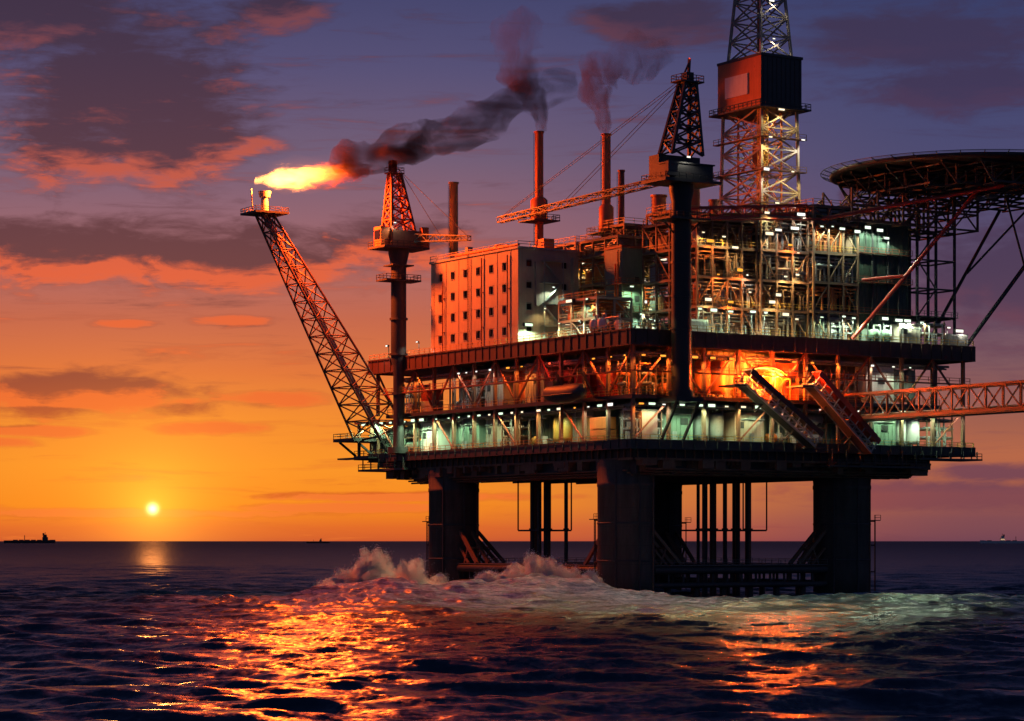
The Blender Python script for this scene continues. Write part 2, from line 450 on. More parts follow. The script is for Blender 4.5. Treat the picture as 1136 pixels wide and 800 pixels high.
# ------------------------------------------------------------------ equipment on the lower and mid decks
ORD = ['first','second','third','fourth','fifth','sixth','seventh','eighth','ninth','tenth','eleventh','twelfth','thirteenth']
CNAME = {'green':'grey-green','beige':'beige','white':'white','grey':'grey','orange':'orange','red':'red','yellow':'yellow','brown':'brown','primer':'rust red','dkgreen':'dark green','galv':'bare metal','dark':'dark','steel':'dull grey'}
def bay_thing(name, desc, cat, u, v, z, face, group, where):
    o = thing(name, desc+' '+where, cat, u, v, z, group, 0 if face == 'v' else -PI/2)
    return o       # local x runs along the face, local y runs inwards, z up
def eq_room(r, c, o, L, D, H):
    m = MB().box((0,0,0),(L,D,H))
    for i in range(int(L/1.1)): m.box((.3+i*1.1,-.09,.2),(.42+i*1.1,-.003,H-.25))
    m.box((-.1,-.15,H),(L+.1,D,H+.18)); m.build('wall', M[c], o)
    x = r.uniform(.8, L-2.2)
    d = MB().box((x,-.2,.05),(x+1.2,-.1,2.3)).build('door', M['grey'], o); MB().box((x+.95,-.28,1.0),(x+1.05,-.203,1.25)).build('handle', M['dark'], d)
    x2 = (x+2.2) if x < L/2-1 else .5
    w = MB(); w.box((x2,-.16,H*.5),(x2+1.9,-.1,H*.5+1.4))
    for i in range(6): w.box((x2+.08,-.24,H*.5+.1+i*.22),(x2+1.82,-.163,H*.5+.2+i*.22))
    w.build('louvre_vent', M['dark'], o)
    MB().tube((L*.15,-.3,0),(L*.15,-.3,H),.12,8).tube((.2,-.35,H*.8),(L-.2,-.35,H*.8),.14,8).build('conduit', M['galv'], o)
def eq_vtank(r, c, o, L, D, H):
    R = min(L*.36, 2.1); n = 1 if L < 6 else 2
    for i in range(n):
        x = L*(i+.5)/n; rr_ = R if n == 1 else min(R, L/4.6); y = rr_+.3; hh = H-1.2
        MB().lathe([(rr_*.3,.9),(rr_*.85,1.1),(rr_,1.6),(rr_,hh-.7),(rr_*.8,hh-.2),(rr_*.3,hh)], (x,y,0), 24).build('tank_shell', M[c], o)
        for k in range(4):
            t = PI/4+k*PI/2; MB().bar((x+rr_*.8*math.cos(t),y+rr_*.8*math.sin(t),0),(x+rr_*.8*math.cos(t),y+rr_*.8*math.sin(t),1.6),.25).build('leg', M['dark'], o)
        MB().tube((x,y,hh-.1),(x,y,hh+.8),.2).tube((x,y,hh+.8),(x+1.6,y-.4,hh+.8),.2).tube((x+1.6,y-.4,hh+.8),(x+1.6,y-.4,.2),.2).build('nozzle_pipe', M['galv'], o)
def eq_hvessel(r, c, o, L, D, H):
    rows = 2 if H > 7 else 1
    for i in range(rows):
        R = 1.35; zc = 1.9+i*3.9; y = 1.9
        MB().lathe([(.2,.3),(R*.7,.45),(R*.95,.8),(R,1.2),(R,L-1.2),(R*.95,L-.8),(R*.7,L-.45),(.2,L-.3)], (0,y,zc), 22, 'x').build('vessel_shell', M[c], o)
        for x in (L*.22, L*.78): MB().box((x-.25,y-1.3,zc-1.9 if i == 0 else zc-1.75),(x+.25,y+1.3,zc-R*.55)).build('saddle', M['dark'], o)
        MB().tube((L*.5,y,zc+R-.1),(L*.5,y,zc+R+.6),.22).lathe([(.34,zc+R+.5),(.34,zc+R+.6)],(L*.5,y,0),12).build('top_nozzle', M['galv'], o)
        MB().tube((L*.3,y-R+.1,zc),(L*.3,y-R-.9,zc),.18).tube((L*.3,y-R-.8,zc),(L*.3,y-R-.8,zc-1.6),.18).build('drain_pipe', M['galv'], o)
    if rows == 2:
        f = MB()
        for x in (.2, L-.2):
            for y in (.35, 3.45): f.bar((x,y,0),(x,y,7.4),.3)
            f.bar((x,.35,3.95),(x,3.45,3.95),.3)
        for y in (.35,3.45): f.bar((.2,y,3.95),(L-.2,y,3.95),.3)
        f.build('support_frame', M['brown'], o)
def eq_container(r, c, o, L, D, H):
    n = 2 if H > 6.5 else 1
    l = min(L-.3, 6.1)
    for i in range(n):
        z = .15+i*2.75; cc = c if i == 0 else r.choice(['red','orange','grey','beige'])
        m = MB().box((0,0,z),(l,2.45,z+2.6))
        for k in range(int(l/.4)): m.box((.12+k*.4,-.07,z+.2),(.3+k*.4,-.003,z+2.4))
        m.box((-.05,-.09,z),(.1,2.5,z+2.62)).box((l-.1,-.09,z),(l+.05,2.5,z+2.62)); m.build('container_box' if i == 0 else 'upper_container_box', M[cc], o)
        MB().box((l+.06,.1,z+.1),(l+.12,2.3,z+2.5)).build('container_door', M[cc], o)
def eq_rack(r, c, o, L, D, H):
    f = MB(); y1 = 3.0
    lv = [2.2, 4.2, 6.2] if H > 7 else [2.2, 4.2]
    for x in (.2, L/2, L-.2):
        for y in (.2, y1): f.bar((x,y,0),(x,y,lv[-1]+1.2),.28)
        for z in lv: f.bar((x,.2,z),(x,y1,z),.25)
    for z in lv: f.bar((.2,.2,z),(L-.2,.2,z),.2); f.bar((.2,y1,z),(L-.2,y1,z),.2)
    f.bar((.2,.2,0),(L/2,.2,lv[0]),.2); f.build('rack_frame', M['brown'], o)
    for z in lv:
        p = MB(); x = .5
        for k in range(6):
            rr_ = r.choice([.14,.2,.28]); p.tube((-.4,.55+k*.42,z+.2+rr_),(L+.4,.55+k*.42,z+.2+rr_),rr_,8)
        for k in range(3):
            x = r.uniform(.6,L-.6); p.tube((x,.1,z+.4),(x,.1,0.1),.16,8); p.lathe([(.3,-.12),(.3,.12)],(x,.1,1.1),10)
        p.build('pipe_bundle', M[r.choice([c,'galv','grey'])], o)
def eq_skid(r, c, o, L, D, H):
    MB().box((0,.2,0),(L-.2,3.4,.35)).build('skid_base', M['dark'], o)
    MB().lathe([(.5,.4),(.95,.5),(.95,2.6),(.5,2.75)],(0,1.7,1.5),18,'x').box((.7,1.1,.35),(2.3,2.3,.8)).build('motor', M[c], o)
    MB().lathe([(.4,2.76),(.4,3.2),(1.15,3.3),(1.15,4.1),(.5,4.3)],(0,1.7,1.5),18,'x').tube((3.7,1.7,2.5),(3.7,1.7,H-.6),.32,10).tube((4.2,1.7,1.5),(L-.3,1.7,1.5),.3,10).build('pump', M['grey'], o)
    MB().box((L-1.7,.3,.35),(L-.5,.9,2.3)).box((L-1.6,.22,1.2),(L-1.1,.297,2.1)).build('control_cabinet', M['white'], o)
    MB().tube((.4,.5,.35),(.4,.5,H-1.5),.22).tube((.4,.5,H-1.5),(L-.4,.5,H-1.5),.22).tube((L*.6,.5,H-1.5),(L*.6,.5,2.2),.16).build('header_pipe', M['galv'], o)
EQ = {'equipment_room': (eq_room,'equipment room'), 'storage_tank': (eq_vtank,'upright storage tank'), 'pressure_vessel': (eq_hvessel,'horizontal pressure vessel'),
      'cargo_container': (eq_container,'cargo container'), 'pipe_rack': (eq_rack,'pipe rack'), 'pump_skid': (eq_skid,'pump skid')}
def fill_face(face, z, H, spec, deckname, inset, start, pitch, group):
    r = random.Random(hash((face, int(z))) % 1000 if False else int(z)*7+(face == 'v'))
    side = 'right' if face == 'v' else 'left'
    cnt = 0
    for i, s in enumerate(spec):
        if not s: continue
        cnt += 1
        nm, c = s
        a = start+i*pitch; fn, desc = EQ[nm]; dep = inset+r.uniform(-.6,1.6)
        where = f"{ORD[cnt-1]} from the front corner on the {deckname} deck's {side} side"
        if face == 'v': o = bay_thing(nm, CNAME[c]+' '+desc+',', nm.replace('_',' '), a, dep, z, face, group, where)
        else: o = bay_thing(nm, CNAME[c]+' '+desc+',', nm.replace('_',' '), dep, a+pitch-.8, z, face, group, where)
        fn(r, c, o, pitch-1.2, 4.0, H*r.uniform(.72,.86) if nm == 'equipment_room' else H-1.0)
R_, T_, P_, C_, K_, S_ = 'equipment_room','storage_tank','pressure_vessel','cargo_container','pipe_rack','pump_skid'
fill_face('v', ZL, 8.8, [(K_,'orange'),(R_,'green'),(T_,'grey'),(R_,'beige'),(S_,'orange'),(P_,'grey'),None,(R_,'green'),(T_,'white'),(K_,'grey')], 'lower', 3.6, 2.4, 9.15, 'equipment along the right side of the lower deck')
fill_face('u', ZL, 8.8, [(R_,'beige'),(C_,'orange'),(R_,'green'),(T_,'yellow'),(S_,'yellow'),(K_,'brown'),(R_,'beige'),(R_,'green'),(T_,'green'),(R_,'white'),(P_,'green'),(R_,'green')], 'lower', 3.6, 2.4, 9.15, 'equipment along the left side of the lower deck')
fill_face('v', ZM, 10.5, [(K_,'orange'),(P_,'orange'),(T_,'orange'),(S_,'yellow'),(R_,'orange'),(P_,'primer'),(K_,'grey'),(R_,'white'),(T_,'grey')], 'middle', 3.8, 2.4, 9.15, 'equipment along the right side of the middle deck')
fill_face('u', ZM, 10.5, [(K_,'orange'),(C_,'red'),(C_,'red'),(P_,'primer'),(R_,'beige'),(T_,'orange'),(R_,'beige'),(K_,'primer'),(S_,'white'),(C_,'beige'),(K_,'brown')], 'middle', 3.8, 2.4, 9.15, 'equipment along the left side of the middle deck')

# ------------------------------------------------------------------ accommodation block
BU, BV, BZ, BL, BW, BH = 4.0, 50.5, 57.25, 39.1, 16.0, 21.8
blk = thing('accommodation_block', 'pale windowed accommodation block with four storeys on the left of the upper deck', 'building', BU, BV, BZ)
def wall_cells(m, x0, x1, z0, z1, holes, place):
    xs = sorted({x0, x1, *[h[0] for h in holes], *[h[1] for h in holes]}); zs = sorted({z0, z1, *[h[2] for h in holes], *[h[3] for h in holes]})
    for a, b in zip(xs[:-1], xs[1:]):
        for c, d in zip(zs[:-1], zs[1:]):
            cx, cz = (a+b)/2, (c+d)/2
            if not any(h[0] < cx < h[1] and h[2] < cz < h[3] for h in holes): place(m, a, b, c, d)
holes = []
for i in range(6):
    for j in range(4):
        yy = 5.0+i*5.75; zz = 2.6+j*4.9; holes.append((yy,yy+1.75,zz,zz+1.75))
holes2 = [(2.2,3.7,3.2+j*4.9,4.8+j*4.9) for j in range(4)]+[(11.8,13.2,8.1+j*4.9,9.6+j*4.9) for j in range(3)]
m = MB()
wall_cells(m, 0, BL, 0, BH, holes, lambda m, a, b, c, d: m.box((0,a,c),(.6,b,d)))
wall_cells(m, .601, BW, 0, BH, holes2, lambda m, a, b, c, d: m.box((a,0,c),(b,.6,d)))
m.box((.601,BL-.6,0),(BW,BL,BH)).box((BW-.6,.601,0),(BW,BL-.601,BH))
m.box((.62,.62,.1),(BW-.62,BL-.62,.3))
for i in range(7): m.box((-.1,3.1+i*5.75,0),(-.003,3.3+i*5.75,BH))       # cladding joint covers
for j in range(1,5): m.box((-.06,.2,j*4.9-.35),(-.002,BL-.2,j*4.9-.23))
for j in range(1,5): m.box((.8,-.06,j*4.9-.35),(BW,-.002,j*4.9-.23))
m.build('wall', M['beige'], blk)
r_ = MB().box((-.35,-.35,BH+.002),(BW+.35,BL+.35,BH+.5)).rail([(-.2,-.2,BH+.5),(-.2,BL,BH+.5)]).rail([(-.2,-.2,BH+.5),(BW,-.2,BH+.5)]).build('roof', M['grey'], blk)
rr = random.Random(5)
for i in range(9):
    x, y = rr.uniform(1,BW-4), 1.5+i*4.1; s = rr.uniform(1.2,2.8); h = rr.uniform(1.0,2.8)
    MB().box((x,y,BH+.503),(x+s*1.2,y+s,BH+.5+h)).box((x+.2,y-.08,BH+.7),(x+s,y-.003,BH+.3+h)).build('roof_unit', M[rr.choice(['orange','grey','beige','yellow'])], r_)
MB().tube((1.5,30,BH+1.2),(1.5,2,BH+1.2),.3,8).tube((2.3,36,BH+1.7),(2.3,8,BH+1.7),.22,8).build('roof_pipe', M['orange'], r_)
def window(x0, z0, w, h, on):
    if on == 'u':
        f = MB().box((-.06,x0-.12,z0-.14),(.12,x0,z0+h+.12)).box((-.06,x0+w,z0-.14),(.12,x0+w+.12,z0+h+.12)).box((-.06,x0+.003,z0+h),(.12,x0+w-.003,z0+h+.12)).box((-.14,x0+.003,z0-.14),(.12,x0+w-.003,z0)).build('window', M['grey'], blk)
        MB().box((.38,x0,z0),(.42,x0+w,z0+h)).build('pane', M['glass'], f)
    else:
        f = MB().box((x0-.12,-.06,z0-.14),(x0,.12,z0+h+.12)).box((x0+w,-.06,z0-.14),(x0+w+.12,.12,z0+h+.12)).box((x0+.003,-.06,z0+h),(x0+w-.003,.12,z0+h+.12)).box((x0+.003,-.14,z0-.14),(x0+w-.003,.12,z0)).build('window', M['grey'], blk)
        MB().box((x0,.38,z0),(x0+w,.42,z0+h)).build('pane', M['glass'], f)
for h in holes: window(h[0], h[2], h[1]-h[0], h[3]-h[2], 'u')
for h in holes2: window(h[0], h[2], h[1]-h[0], h[3]-h[2], 'v')
for y_, z_ in ((3.9,20.6),(15.2,21.0),(32.9,17.0)): MB().tube((-.45,y_,0),(-.45,y_,z_),.16,8).box((-.5,y_-.3,5),(-.003,y_+.3,5.15)).box((-.5,y_-.3,13),(-.003,y_+.3,13.15)).build('downpipe', M['primer'], blk)
m = MB()
for s_ in (-.3,.3): m.tube((-.4,21.3+s_,0),(-.4,21.3+s_,22.6),.06,5)
for k in range(38): m.tube((-.4,21.0,.4+k*.58),(-.4,21.6,.4+k*.58),.04,4)
m.build('ladder', M['dark'], blk)
# outside stair and ducts on the right-hand wall
m = MB()
for j in range(4):
    z = j*4.9; m.box((6.0,-1.6,z+4.5),(11.3,-.003,z+4.62)); m.rail([(6.0,-1.55,z+4.62),(11.3,-1.55,z+4.62)],1.1,.09,1.3)
    a, b = ((6.2,10.8) if j % 2 == 0 else (10.8,6.2)); m.bar((a,-.9,z+(.1 if j == 0 else -.2)),(b,-.9,z+4.5),.9,.16)
for x in (6.1, 11.2): m.bar((x,-1.5,0),(x,-1.5,20),.18)
m.build('fire_stair', M['grey'], blk)
MB().box((14.2,-1.1,0),(15.6,-.003,20.4)).box((4.4,-.7,9),(5.6,-.003,19)).build('duct', M['beige'], blk)

# ------------------------------------------------------------------ cranes
def small_rail_ring(m, lo, hi, z, h=1.2):
    (a,b),(c,d) = lo, hi
    return m.rail([(a,b,z),(c,b,z),(c,d,z),(a,d,z),(a,b,z)],h,.12,1.6)
cr = thing('pedestal_crane', 'tall black pedestal crane with lattice mast in front of the platform corner', 'crane', 11, -2.6, 0)
ZB = 43.0
p_ = MB().lathe([(2.1,ZB),(2.1,84),(2.6,86.0),(2.6,88)], n=28).lathe([(2.7,ZB),(2.7,44.4)], n=28)
for z in (50, 57.2, 64, 71): p_.lathe([(2.28,z),(2.28,z+.5)], n=28)
p_ = p_.build('pedestal', M['black'], cr)
MB().box((-3.4,-3,ZB-.9),(3.4,5.2,ZB-.003)).bar((-2.8,-2.4,ZB-1),(-2.8,3.2,34.2),.5).bar((2.8,-2.4,ZB-1),(2.8,3.2,34.2),.5).build('base_bracket', M['black'], p_)
m = MB().box((-5.2,-3.4,80.0),(5.2,3.4,80.4)); small_rail_ring(m,(-5.1,-3.3),(5.1,3.3),80.4)
for s in (-1,1): m.bar((s*1.5,0,77),(s*4.8,0,80),.3)
m.build('service_platform', M['black'], cr)
m = MB().box((-7.2,-4.4,87.6),(7.2,4.4,88.2)); small_rail_ring(m,(-7.1,-4.3),(7.1,4.3),88.2); m.build('slewing_platform', M['black'], cr)
MB().box((-5.6,-3.6,88.2),(5.6,3.8,91.4)).box((-5.6,.2,91.4),(5.0,3.8,93.6)).box((-5.9,-3.9,91.4),(5.9,0.19,91.7)).build('machinery_house', M['black'], cr)
cb = MB().box((-6.6,-4.6,88.6),(-4.2,-3.603,91.6)).build('operator_cab', M['dark'], cr)
MB().box((-6.5,-4.66,89.6),(-4.3,-4.603,91.2)).build('window', M['glass'], cb)
m = MB()
BT = [(-3.9,-2.2,93.6),(3.9,-2.2,93.6),(3.9,2.6,93.6),(-3.9,2.6,93.6)]; TP = [(.2,-1.1,109),(3.0,-1.1,109),(3.0,1.1,109),(.2,1.1,109)]
m.lattice(BT, TP, 5, .62, .36, xb=True); m.build('lattice_mast', M['black'], cr)
m = MB().box((-1.4,-1.9,109),(4.6,1.9,109.3)); small_rail_ring(m,(-1.3,-1.8),(4.5,1.8),109.3)
m.box((.8,-.9,109.3),(2.6,.9,111.2)).bar((1.9,0,111.2),(2.1,0,114.2),.5).bar((.9,0,111.2),(2.0,0,113.4),.3); m.build('mast_head', M['black'], cr)
mb = MB()
b0 = [(-1.2,2,88.6),(-1.2,2,90.0),(.6,2,90.0),(.6,2,88.6)]; b1 = [(-4.6,66,86.4),(-4.6,66,87.6),(-3.4,66,87.6),(-3.4,66,86.4)]
mb.lattice(b0, b1, 28, .24, .12, xb=False, ring=True).build('boom', M['black'], cr)
for s in (-.5,.5):
    for e in ((-2.5+s,40,88.6),(-4+s*.5,65,87.6)): MB().tube((1.6+s,0,110.5),e,.07,5).build('boom_cable', M['black'], cr)
floodlight(9.6,-7.1,92.6,'white','v',900,'floodlight on the black crane machinery house','crane floodlights')
floodlight(13.1,-2.6,114.2,'red','v',60,'small red warning lamp on top of the black crane mast',None,.5)

cr2 = thing('pedestal_crane', 'rust brown pedestal crane with lattice mast beside the windowed block', 'crane', -1.0, 96.5, 0)
p_ = MB().lathe([(1.3,ZL),(1.3,54.5),(1.85,56.5),(1.85,79),(2.5,82),(2.5,83.4)], n=24).lathe([(2.6,ZL),(2.6,35.5)], n=24)
for z in (48,57.5,66): p_.lathe([(2.2 if z > 55 else 1.6,z),(2.2 if z > 55 else 1.6,z+.5)], n=24)
p_.build('pedestal', M['dark'], cr2)
m = MB().box((-4.8,-2.6,75.2),(4.8,2.6,75.6)); small_rail_ring(m,(-4.7,-2.5),(4.7,2.5),75.6); m.build('service_platform', M['dark'], cr2)
m = MB().box((-2.9,-2.4,78.9),(2.9,2.4,79.2)); m.build('service_platform', M['dark'], cr2)
m = MB().box((-6.2,-4.2,82.9),(6.2,4.2,83.4)); small_rail_ring(m,(-6.1,-4.1),(6.1,4.1),83.4); m.build('slewing_platform', M['dark'], cr2)
MB().box((-3.6,-3.6,83.4),(4.2,3.6,87.2)).box((4.2,-2.4,83.4),(5.6,2.4,86)).build('machinery_house', M['brown'], cr2)
cb = MB().box((-6.1,-2.2,83.4),(-3.7,1.2,88.0)).build('operator_cab', M['orange'], cr2); MB().box((-6.17,-1.9,85),(-6.103,.9,87.2)).build('window', M['glass'], cb)
MB().box((4.3,-4.1,83.4),(6.0,-2.5,88.2)).build('winch_cabinet', M['orange'], cr2)
m = MB(); m.lattice([(-3.2,-2.4,87.2),(3.2,-2.4,87.2),(3.2,2.4,87.2),(-3.2,2.4,87.2)], [(-2.4,-.8,101),(.2,-.8,101),(.2,.8,101),(-2.4,.8,101)], 5, .55, .3); m.build('lattice_mast', M['primer'], cr2)
m = MB().box((-3.2,-1.3,101),(.9,1.3,101.3)).box((-2.3,-.9,101.3),(-.9,.9,104.2)); small_rail_ring(m,(-3.1,-1.2),(.8,1.2),101.3); m.build('mast_head', M['primer'], cr2)
mb = MB(); mb.lattice([(2,-4,84.6),(2,-4,86.4),(4.2,-4,86.4),(4.2,-4,84.6)], [(6,-22,83.4),(6,-22,84.4),(7,-22,84.4),(7,-22,83.4)], 8, .26, .14, xb=False).build('boom', M['dark'], cr2)
MB().tube((-.8,0,102.8),(6.4,-21.5,84.4),.07,5).build('boom_cable', M['dark'], cr2); MB().tube((-.2,0,102.8),(4.6,-12,85.3),.07,5).build('boom_cable', M['dark'], cr2)
floodlight(-4.0,93.0,88.8,'white','v',700,'floodlight on the brown crane beside the windowed block','crane floodlights')

# ------------------------------------------------------------------ flare boom, flame
fb = thing('flare_boom', 'leaning lattice flare boom reaching out from the left end of the platform', 'flare boom', 0, 113, 0)
# local frame: x=u, y=v
def loc(Xw, Yw, z):   # world to the flare boom's local frame
    dx, dy = Xw-W(0,113).x, Yw-W(0,113).y
    return (CA*dx+SA*dy, -SA*dx+CA*dy, z)
tipc = loc(-59.2, 604, 91.4)
B4 = [(-2.5,-9.5,38.2),(-2.5,3.6,38.2),(6.5,3.6,38.2),(6.5,-9.5,38.2)]
T4 = [(tipc[0]-1.6,tipc[1]-1.6,91),(tipc[0]-1.6,tipc[1]+1.6,91),(tipc[0]+1.6,tipc[1]+1.6,91),(tipc[0]+1.6,tipc[1]-1.6,91)]
m = MB(); m.lattice(B4, T4, 13, .62, .34, xb=True, ring=True, tubes=True); m.build('lattice', M['brown'], fb)
bc = Vector((2,-3,38.2)); tc_ = Vector((tipc[0],tipc[1],91))
MB().tube(bc, tc_, .45, 10).tube(bc+Vector((.9,0,0)), tc_+Vector((.5,0,0)), .2, 8).build('gas_pipe', M['galv'], fb)
m = MB().box((tipc[0]-4.4,tipc[1]-4.2,91),(tipc[0]+4.4,tipc[1]+4.2,91.5)); small_rail_ring(m,(tipc[0]-4.3,tipc[1]-4.1),(tipc[0]+4.3,tipc[1]+4.1),91.5,1.0)
m.build('tip_platform', M['dark'], fb)
m = MB()
m.tube((tipc[0],tipc[1],91.5),(tipc[0],tipc[1],95.6),1.0,14,.8).lathe([(1.3,95.2),(1.55,96.6)],(tipc[0],tipc[1],0),16)
m.tube((tipc[0]-2.6,tipc[1]+1,91.5),(tipc[0]-3.0,tipc[1]+1.2,97.2),.18,6); m.build('flare_nozzle', M['galv'], fb)
m = MB().box((-5,-1.5,37.4),(9,9.5,38.2)); m.rail([(-4.9,-1.4,38.2),(-4.9,9.4,38.2),(9,9.4,38.2)])
for a, b in ((-4,-1),(-4,8),(8,-1),(8,8)): m.bar((a,b,37.4),(max(a,0.4),min(b,7.6),34.0),.5)
for a in (-2.5,6.5): m.bar((a,-9.5,38.4),(max(a,.5),-9.5,34.0),.6); m.bar((a,-9.5,38.2),(a,-1.5,37.8),.4)
m.build('base_platform', M['dark'], fb)
MB().tube((4,-14,48.6),(-1.0,4.5,50.2),.14,6).build('stay', M['brown'], fb); MB().tube((4,-9,57),(-.9,-1.5,53.0),.14,6).build('stay', M['brown'], fb)

tipw = Vector((-59.2, 604, 96.6))
def blobtube(path, rad, n=28, seg=8, amp=.18, seed=1, fr=.6):
    """closed tube with a lumpy skin along a path of points"""
    rg = np.random.RandomState(seed); P = [Vector(p) for p in path]
    pts, rs = [], []
    for i in range(len(P)-1):
        for k in range(seg):
            t = k/seg
            a, b, c, d = P[max(i-1,0)], P[i], P[i+1], P[min(i+2,len(P)-1)]
            q = .5*((2*b)+(c-a)*t+(2*a-5*b+4*c-d)*t*t+(3*b-a-3*c+d)*t**3)
            pts.append(q); rs.append(rad[i]*(1-t)+rad[i+1]*t)
    pts.append(P[-1]); rs.append(rad[-1])
    ph = rg.rand(6)*6.28; m = MB(); vs = []; fs = []
    for i, (q, r) in enumerate(zip(pts, rs)):
        a = (pts[min(i+1,len(pts)-1)]-pts[max(i-1,0)]).normalized(); b = a.cross(Vector((0,1,0))).normalized(); c = a.cross(b)
        for k in range(n):
            t = 2*PI*k/n
            s = 1+amp*(math.sin(2*t+i*fr+ph[0])+math.sin(3*t-i*fr*1.7+ph[1])*.8+math.sin(5*t+i*fr*2.3+ph[2])*.6+math.sin(i*fr*.9+ph[3]))*.6
            vs.append(q+(b*math.cos(t)+c*math.sin(t))*r*s)
    L = len(pts)
    fs = [(i*n+k, i*n+(k+1)%n, (i+1)*n+(k+1)%n, (i+1)*n+k) for i in range(L-1) for k in range(n)]
    m.add(vs, fs, True); m.add(vs[:n], [tuple(range(n-1,-1,-1))]); m.add(vs[-n:], [tuple(range(n))])
    return m
def flame_mat():
    """burning gas: bright ragged core, a painted glow round it, soot towards the far end"""
    m, T, out = newmat('burning_gas')
    p0 = T.new('ShaderNodeTexCoord').outputs['Object']
    wv = T.noise(T.vm('MULTIPLY', p0, (.16,.3,.3)), 1.0, 3, .6, 0, 1)
    p = T.vm('ADD', p0, T.vm('MULTIPLY', T.vm('SUBTRACT', wv, (.5,.5,.5)), (3.0,2.6,3.4)))
    x, y, z = T.sep(p)
    zc = T.m('MULTIPLY_ADD', x, .10, 2.6)
    rad = T.ramp(T.m('DIVIDE', x, 26.0), [(0,(.22,)*3+(1,)),(.10,(.52,)*3+(1,)),(.3,(.62,)*3+(1,)),(.6,(.48,)*3+(1,)),(.85,(.40,)*3+(1,)),(1,(.12,)*3+(1,))])
    rad = T.m('MULTIPLY', rad, 5.0)
    r = T.m('SQRT', T.m('ADD', T.m('POWER', y, 2.0), T.m('POWER', T.m('SUBTRACT', z, zc), 2.0)))
    n = T.noise(T.vm('MULTIPLY', p0, (.20,.55,.55)), 1.0, 6, .68, .8)
    c = T.m('SUBTRACT', T.m('ADD', T.m('SUBTRACT', 1.0, T.m('DIVIDE', r, rad)), T.m('MULTIPLY', T.m('SUBTRACT', n, .5), 3.0)), 0.0)
    t = T.m('ADD', T.m('DIVIDE', x, 25.0), T.m('MULTIPLY', T.m('SUBTRACT', n, .5), .5))
    body = T.m('MULTIPLY', T.mr(c, .0, .75), T.mr(t, .45, .92, FLAME_S, .05))
    halo = T.m('MULTIPLY', T.m('EXPONENT', T.m('MULTIPLY', T.m('DIVIDE', r, rad), -1.6)), T.mr(t, .3, 1.0, .10, .01))  # painted glow falloff imitating bloom round the flame
    col = T.ramp(t, [(0,(1,.34,.06,1)),(.35,(1,.25,.026,1)),(.6,(1,.16,.010,1)),(.85,(1,.11,.008,1)),(1,(.8,.05,.004,1))])
    pv = T.new('ShaderNodeVolumePrincipled'); pv.inputs['Color'].default_value = (.10,.04,.02,1)
    T.put(pv.inputs['Density'], T.m('MULTIPLY', T.mr(t, .42, .85, .0, .6), T.mr(c, -.2, .5))); T.put(pv.inputs['Emission Color'], col); T.put(pv.inputs['Emission Strength'], T.m('ADD', body, halo))
    T.l.new(pv.outputs[0], out.inputs['Volume']); return m
FLAME_S = 3.2
fl = blobtube([(-.5,0,-.4),(-.2,0,1.2),(2.4,0,3.2),(8,0,4.0),(14,0,4.3),(19,0,5.0),(25.0,0,4.4)], [1.0,2.6,4.2,4.6,4.4,4.2,2.0], 24, 6, .10, 4, .5).build('gas_flame', flame_mat())
fl.location = tipw; tag(fl, 'bright yellow gas flame blowing sideways from the flare boom tip', 'flame')
ld = bpy.data.lights.new('flame_glow', 'POINT'); ld.energy = 540000; ld.color = (1.0,.105,.009); ld.shadow_soft_size = 3.0
lo = bpy.data.objects.new('flame_light', ld); COL.objects.link(lo); lo.location = tipw+Vector((6,-1,3.0))

def smoke_mat(name, dens, col, scale=.16, thr=(.36,.62), fade=None, stretch=(1,1,1)):
    m, T, out = newmat(name)
    p = T.new('ShaderNodeTexCoord').outputs['Object']
    n = T.noise(T.vm('MULTIPLY', p, stretch), scale, 6, .64, 1.0)
    pv = T.new('ShaderNodeVolumePrincipled'); T.put(pv.inputs['Color'], T.mix(T.mr(T.sep(p)[0], 2.0, 24.0), (.02,.011,.008,1), (*col,1)) if fade[0] == 0 else (*col,1)); pv.inputs['Anisotropy'].default_value = .1  # trail colour darkened near the flame to hold down the flare's light on it
    ax, l0, l1, end = fade
    T.put(pv.inputs['Density'], T.m('MULTIPLY', T.m('MULTIPLY', T.mr(n, *thr), dens), T.mr(T.sep(p)[ax], l0, l1, 1.0, end))); T.l.new(pv.outputs[0], out.inputs['Volume'])
    return m
def at(px, py, d): return Vector(((px-568)*d/2800, d, 13+(600-py)*d/2800))
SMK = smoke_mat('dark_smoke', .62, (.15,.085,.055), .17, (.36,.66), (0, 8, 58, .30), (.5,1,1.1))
SMK2 = smoke_mat('thin_dark_smoke', 1.0, (.19,.11,.075), .24, (.32,.76), (2, 0, 20, .09), (1.1,1,.5))
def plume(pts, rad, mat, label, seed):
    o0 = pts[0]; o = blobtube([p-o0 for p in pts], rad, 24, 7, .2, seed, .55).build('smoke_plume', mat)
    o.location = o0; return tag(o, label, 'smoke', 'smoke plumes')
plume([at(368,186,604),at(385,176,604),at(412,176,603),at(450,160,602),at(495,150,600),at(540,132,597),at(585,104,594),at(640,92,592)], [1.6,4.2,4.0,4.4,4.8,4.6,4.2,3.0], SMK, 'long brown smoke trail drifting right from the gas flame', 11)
plume([at(601,146,592),at(599,128,592),at(590,106,592),at(579,86,592),at(572,66,592),at(574,40,592),at(590,14,592)], [1.0,2.0,3.2,4.2,5.0,5.6,4.2], SMK2, 'dark smoke column rising left from the exhaust stack nearer the windowed block', 12)
plume([at(671,149,578),at(669,132,578),at(664,112,578),at(658,95,578),at(664,80,578),at(684,70,579),at(715,62,580),at(745,58,582)], [.9,1.8,2.9,3.7,4.4,5.0,5.2,3.2], SMK2, 'dark smoke column from the exhaust stack nearer the black crane', 13)

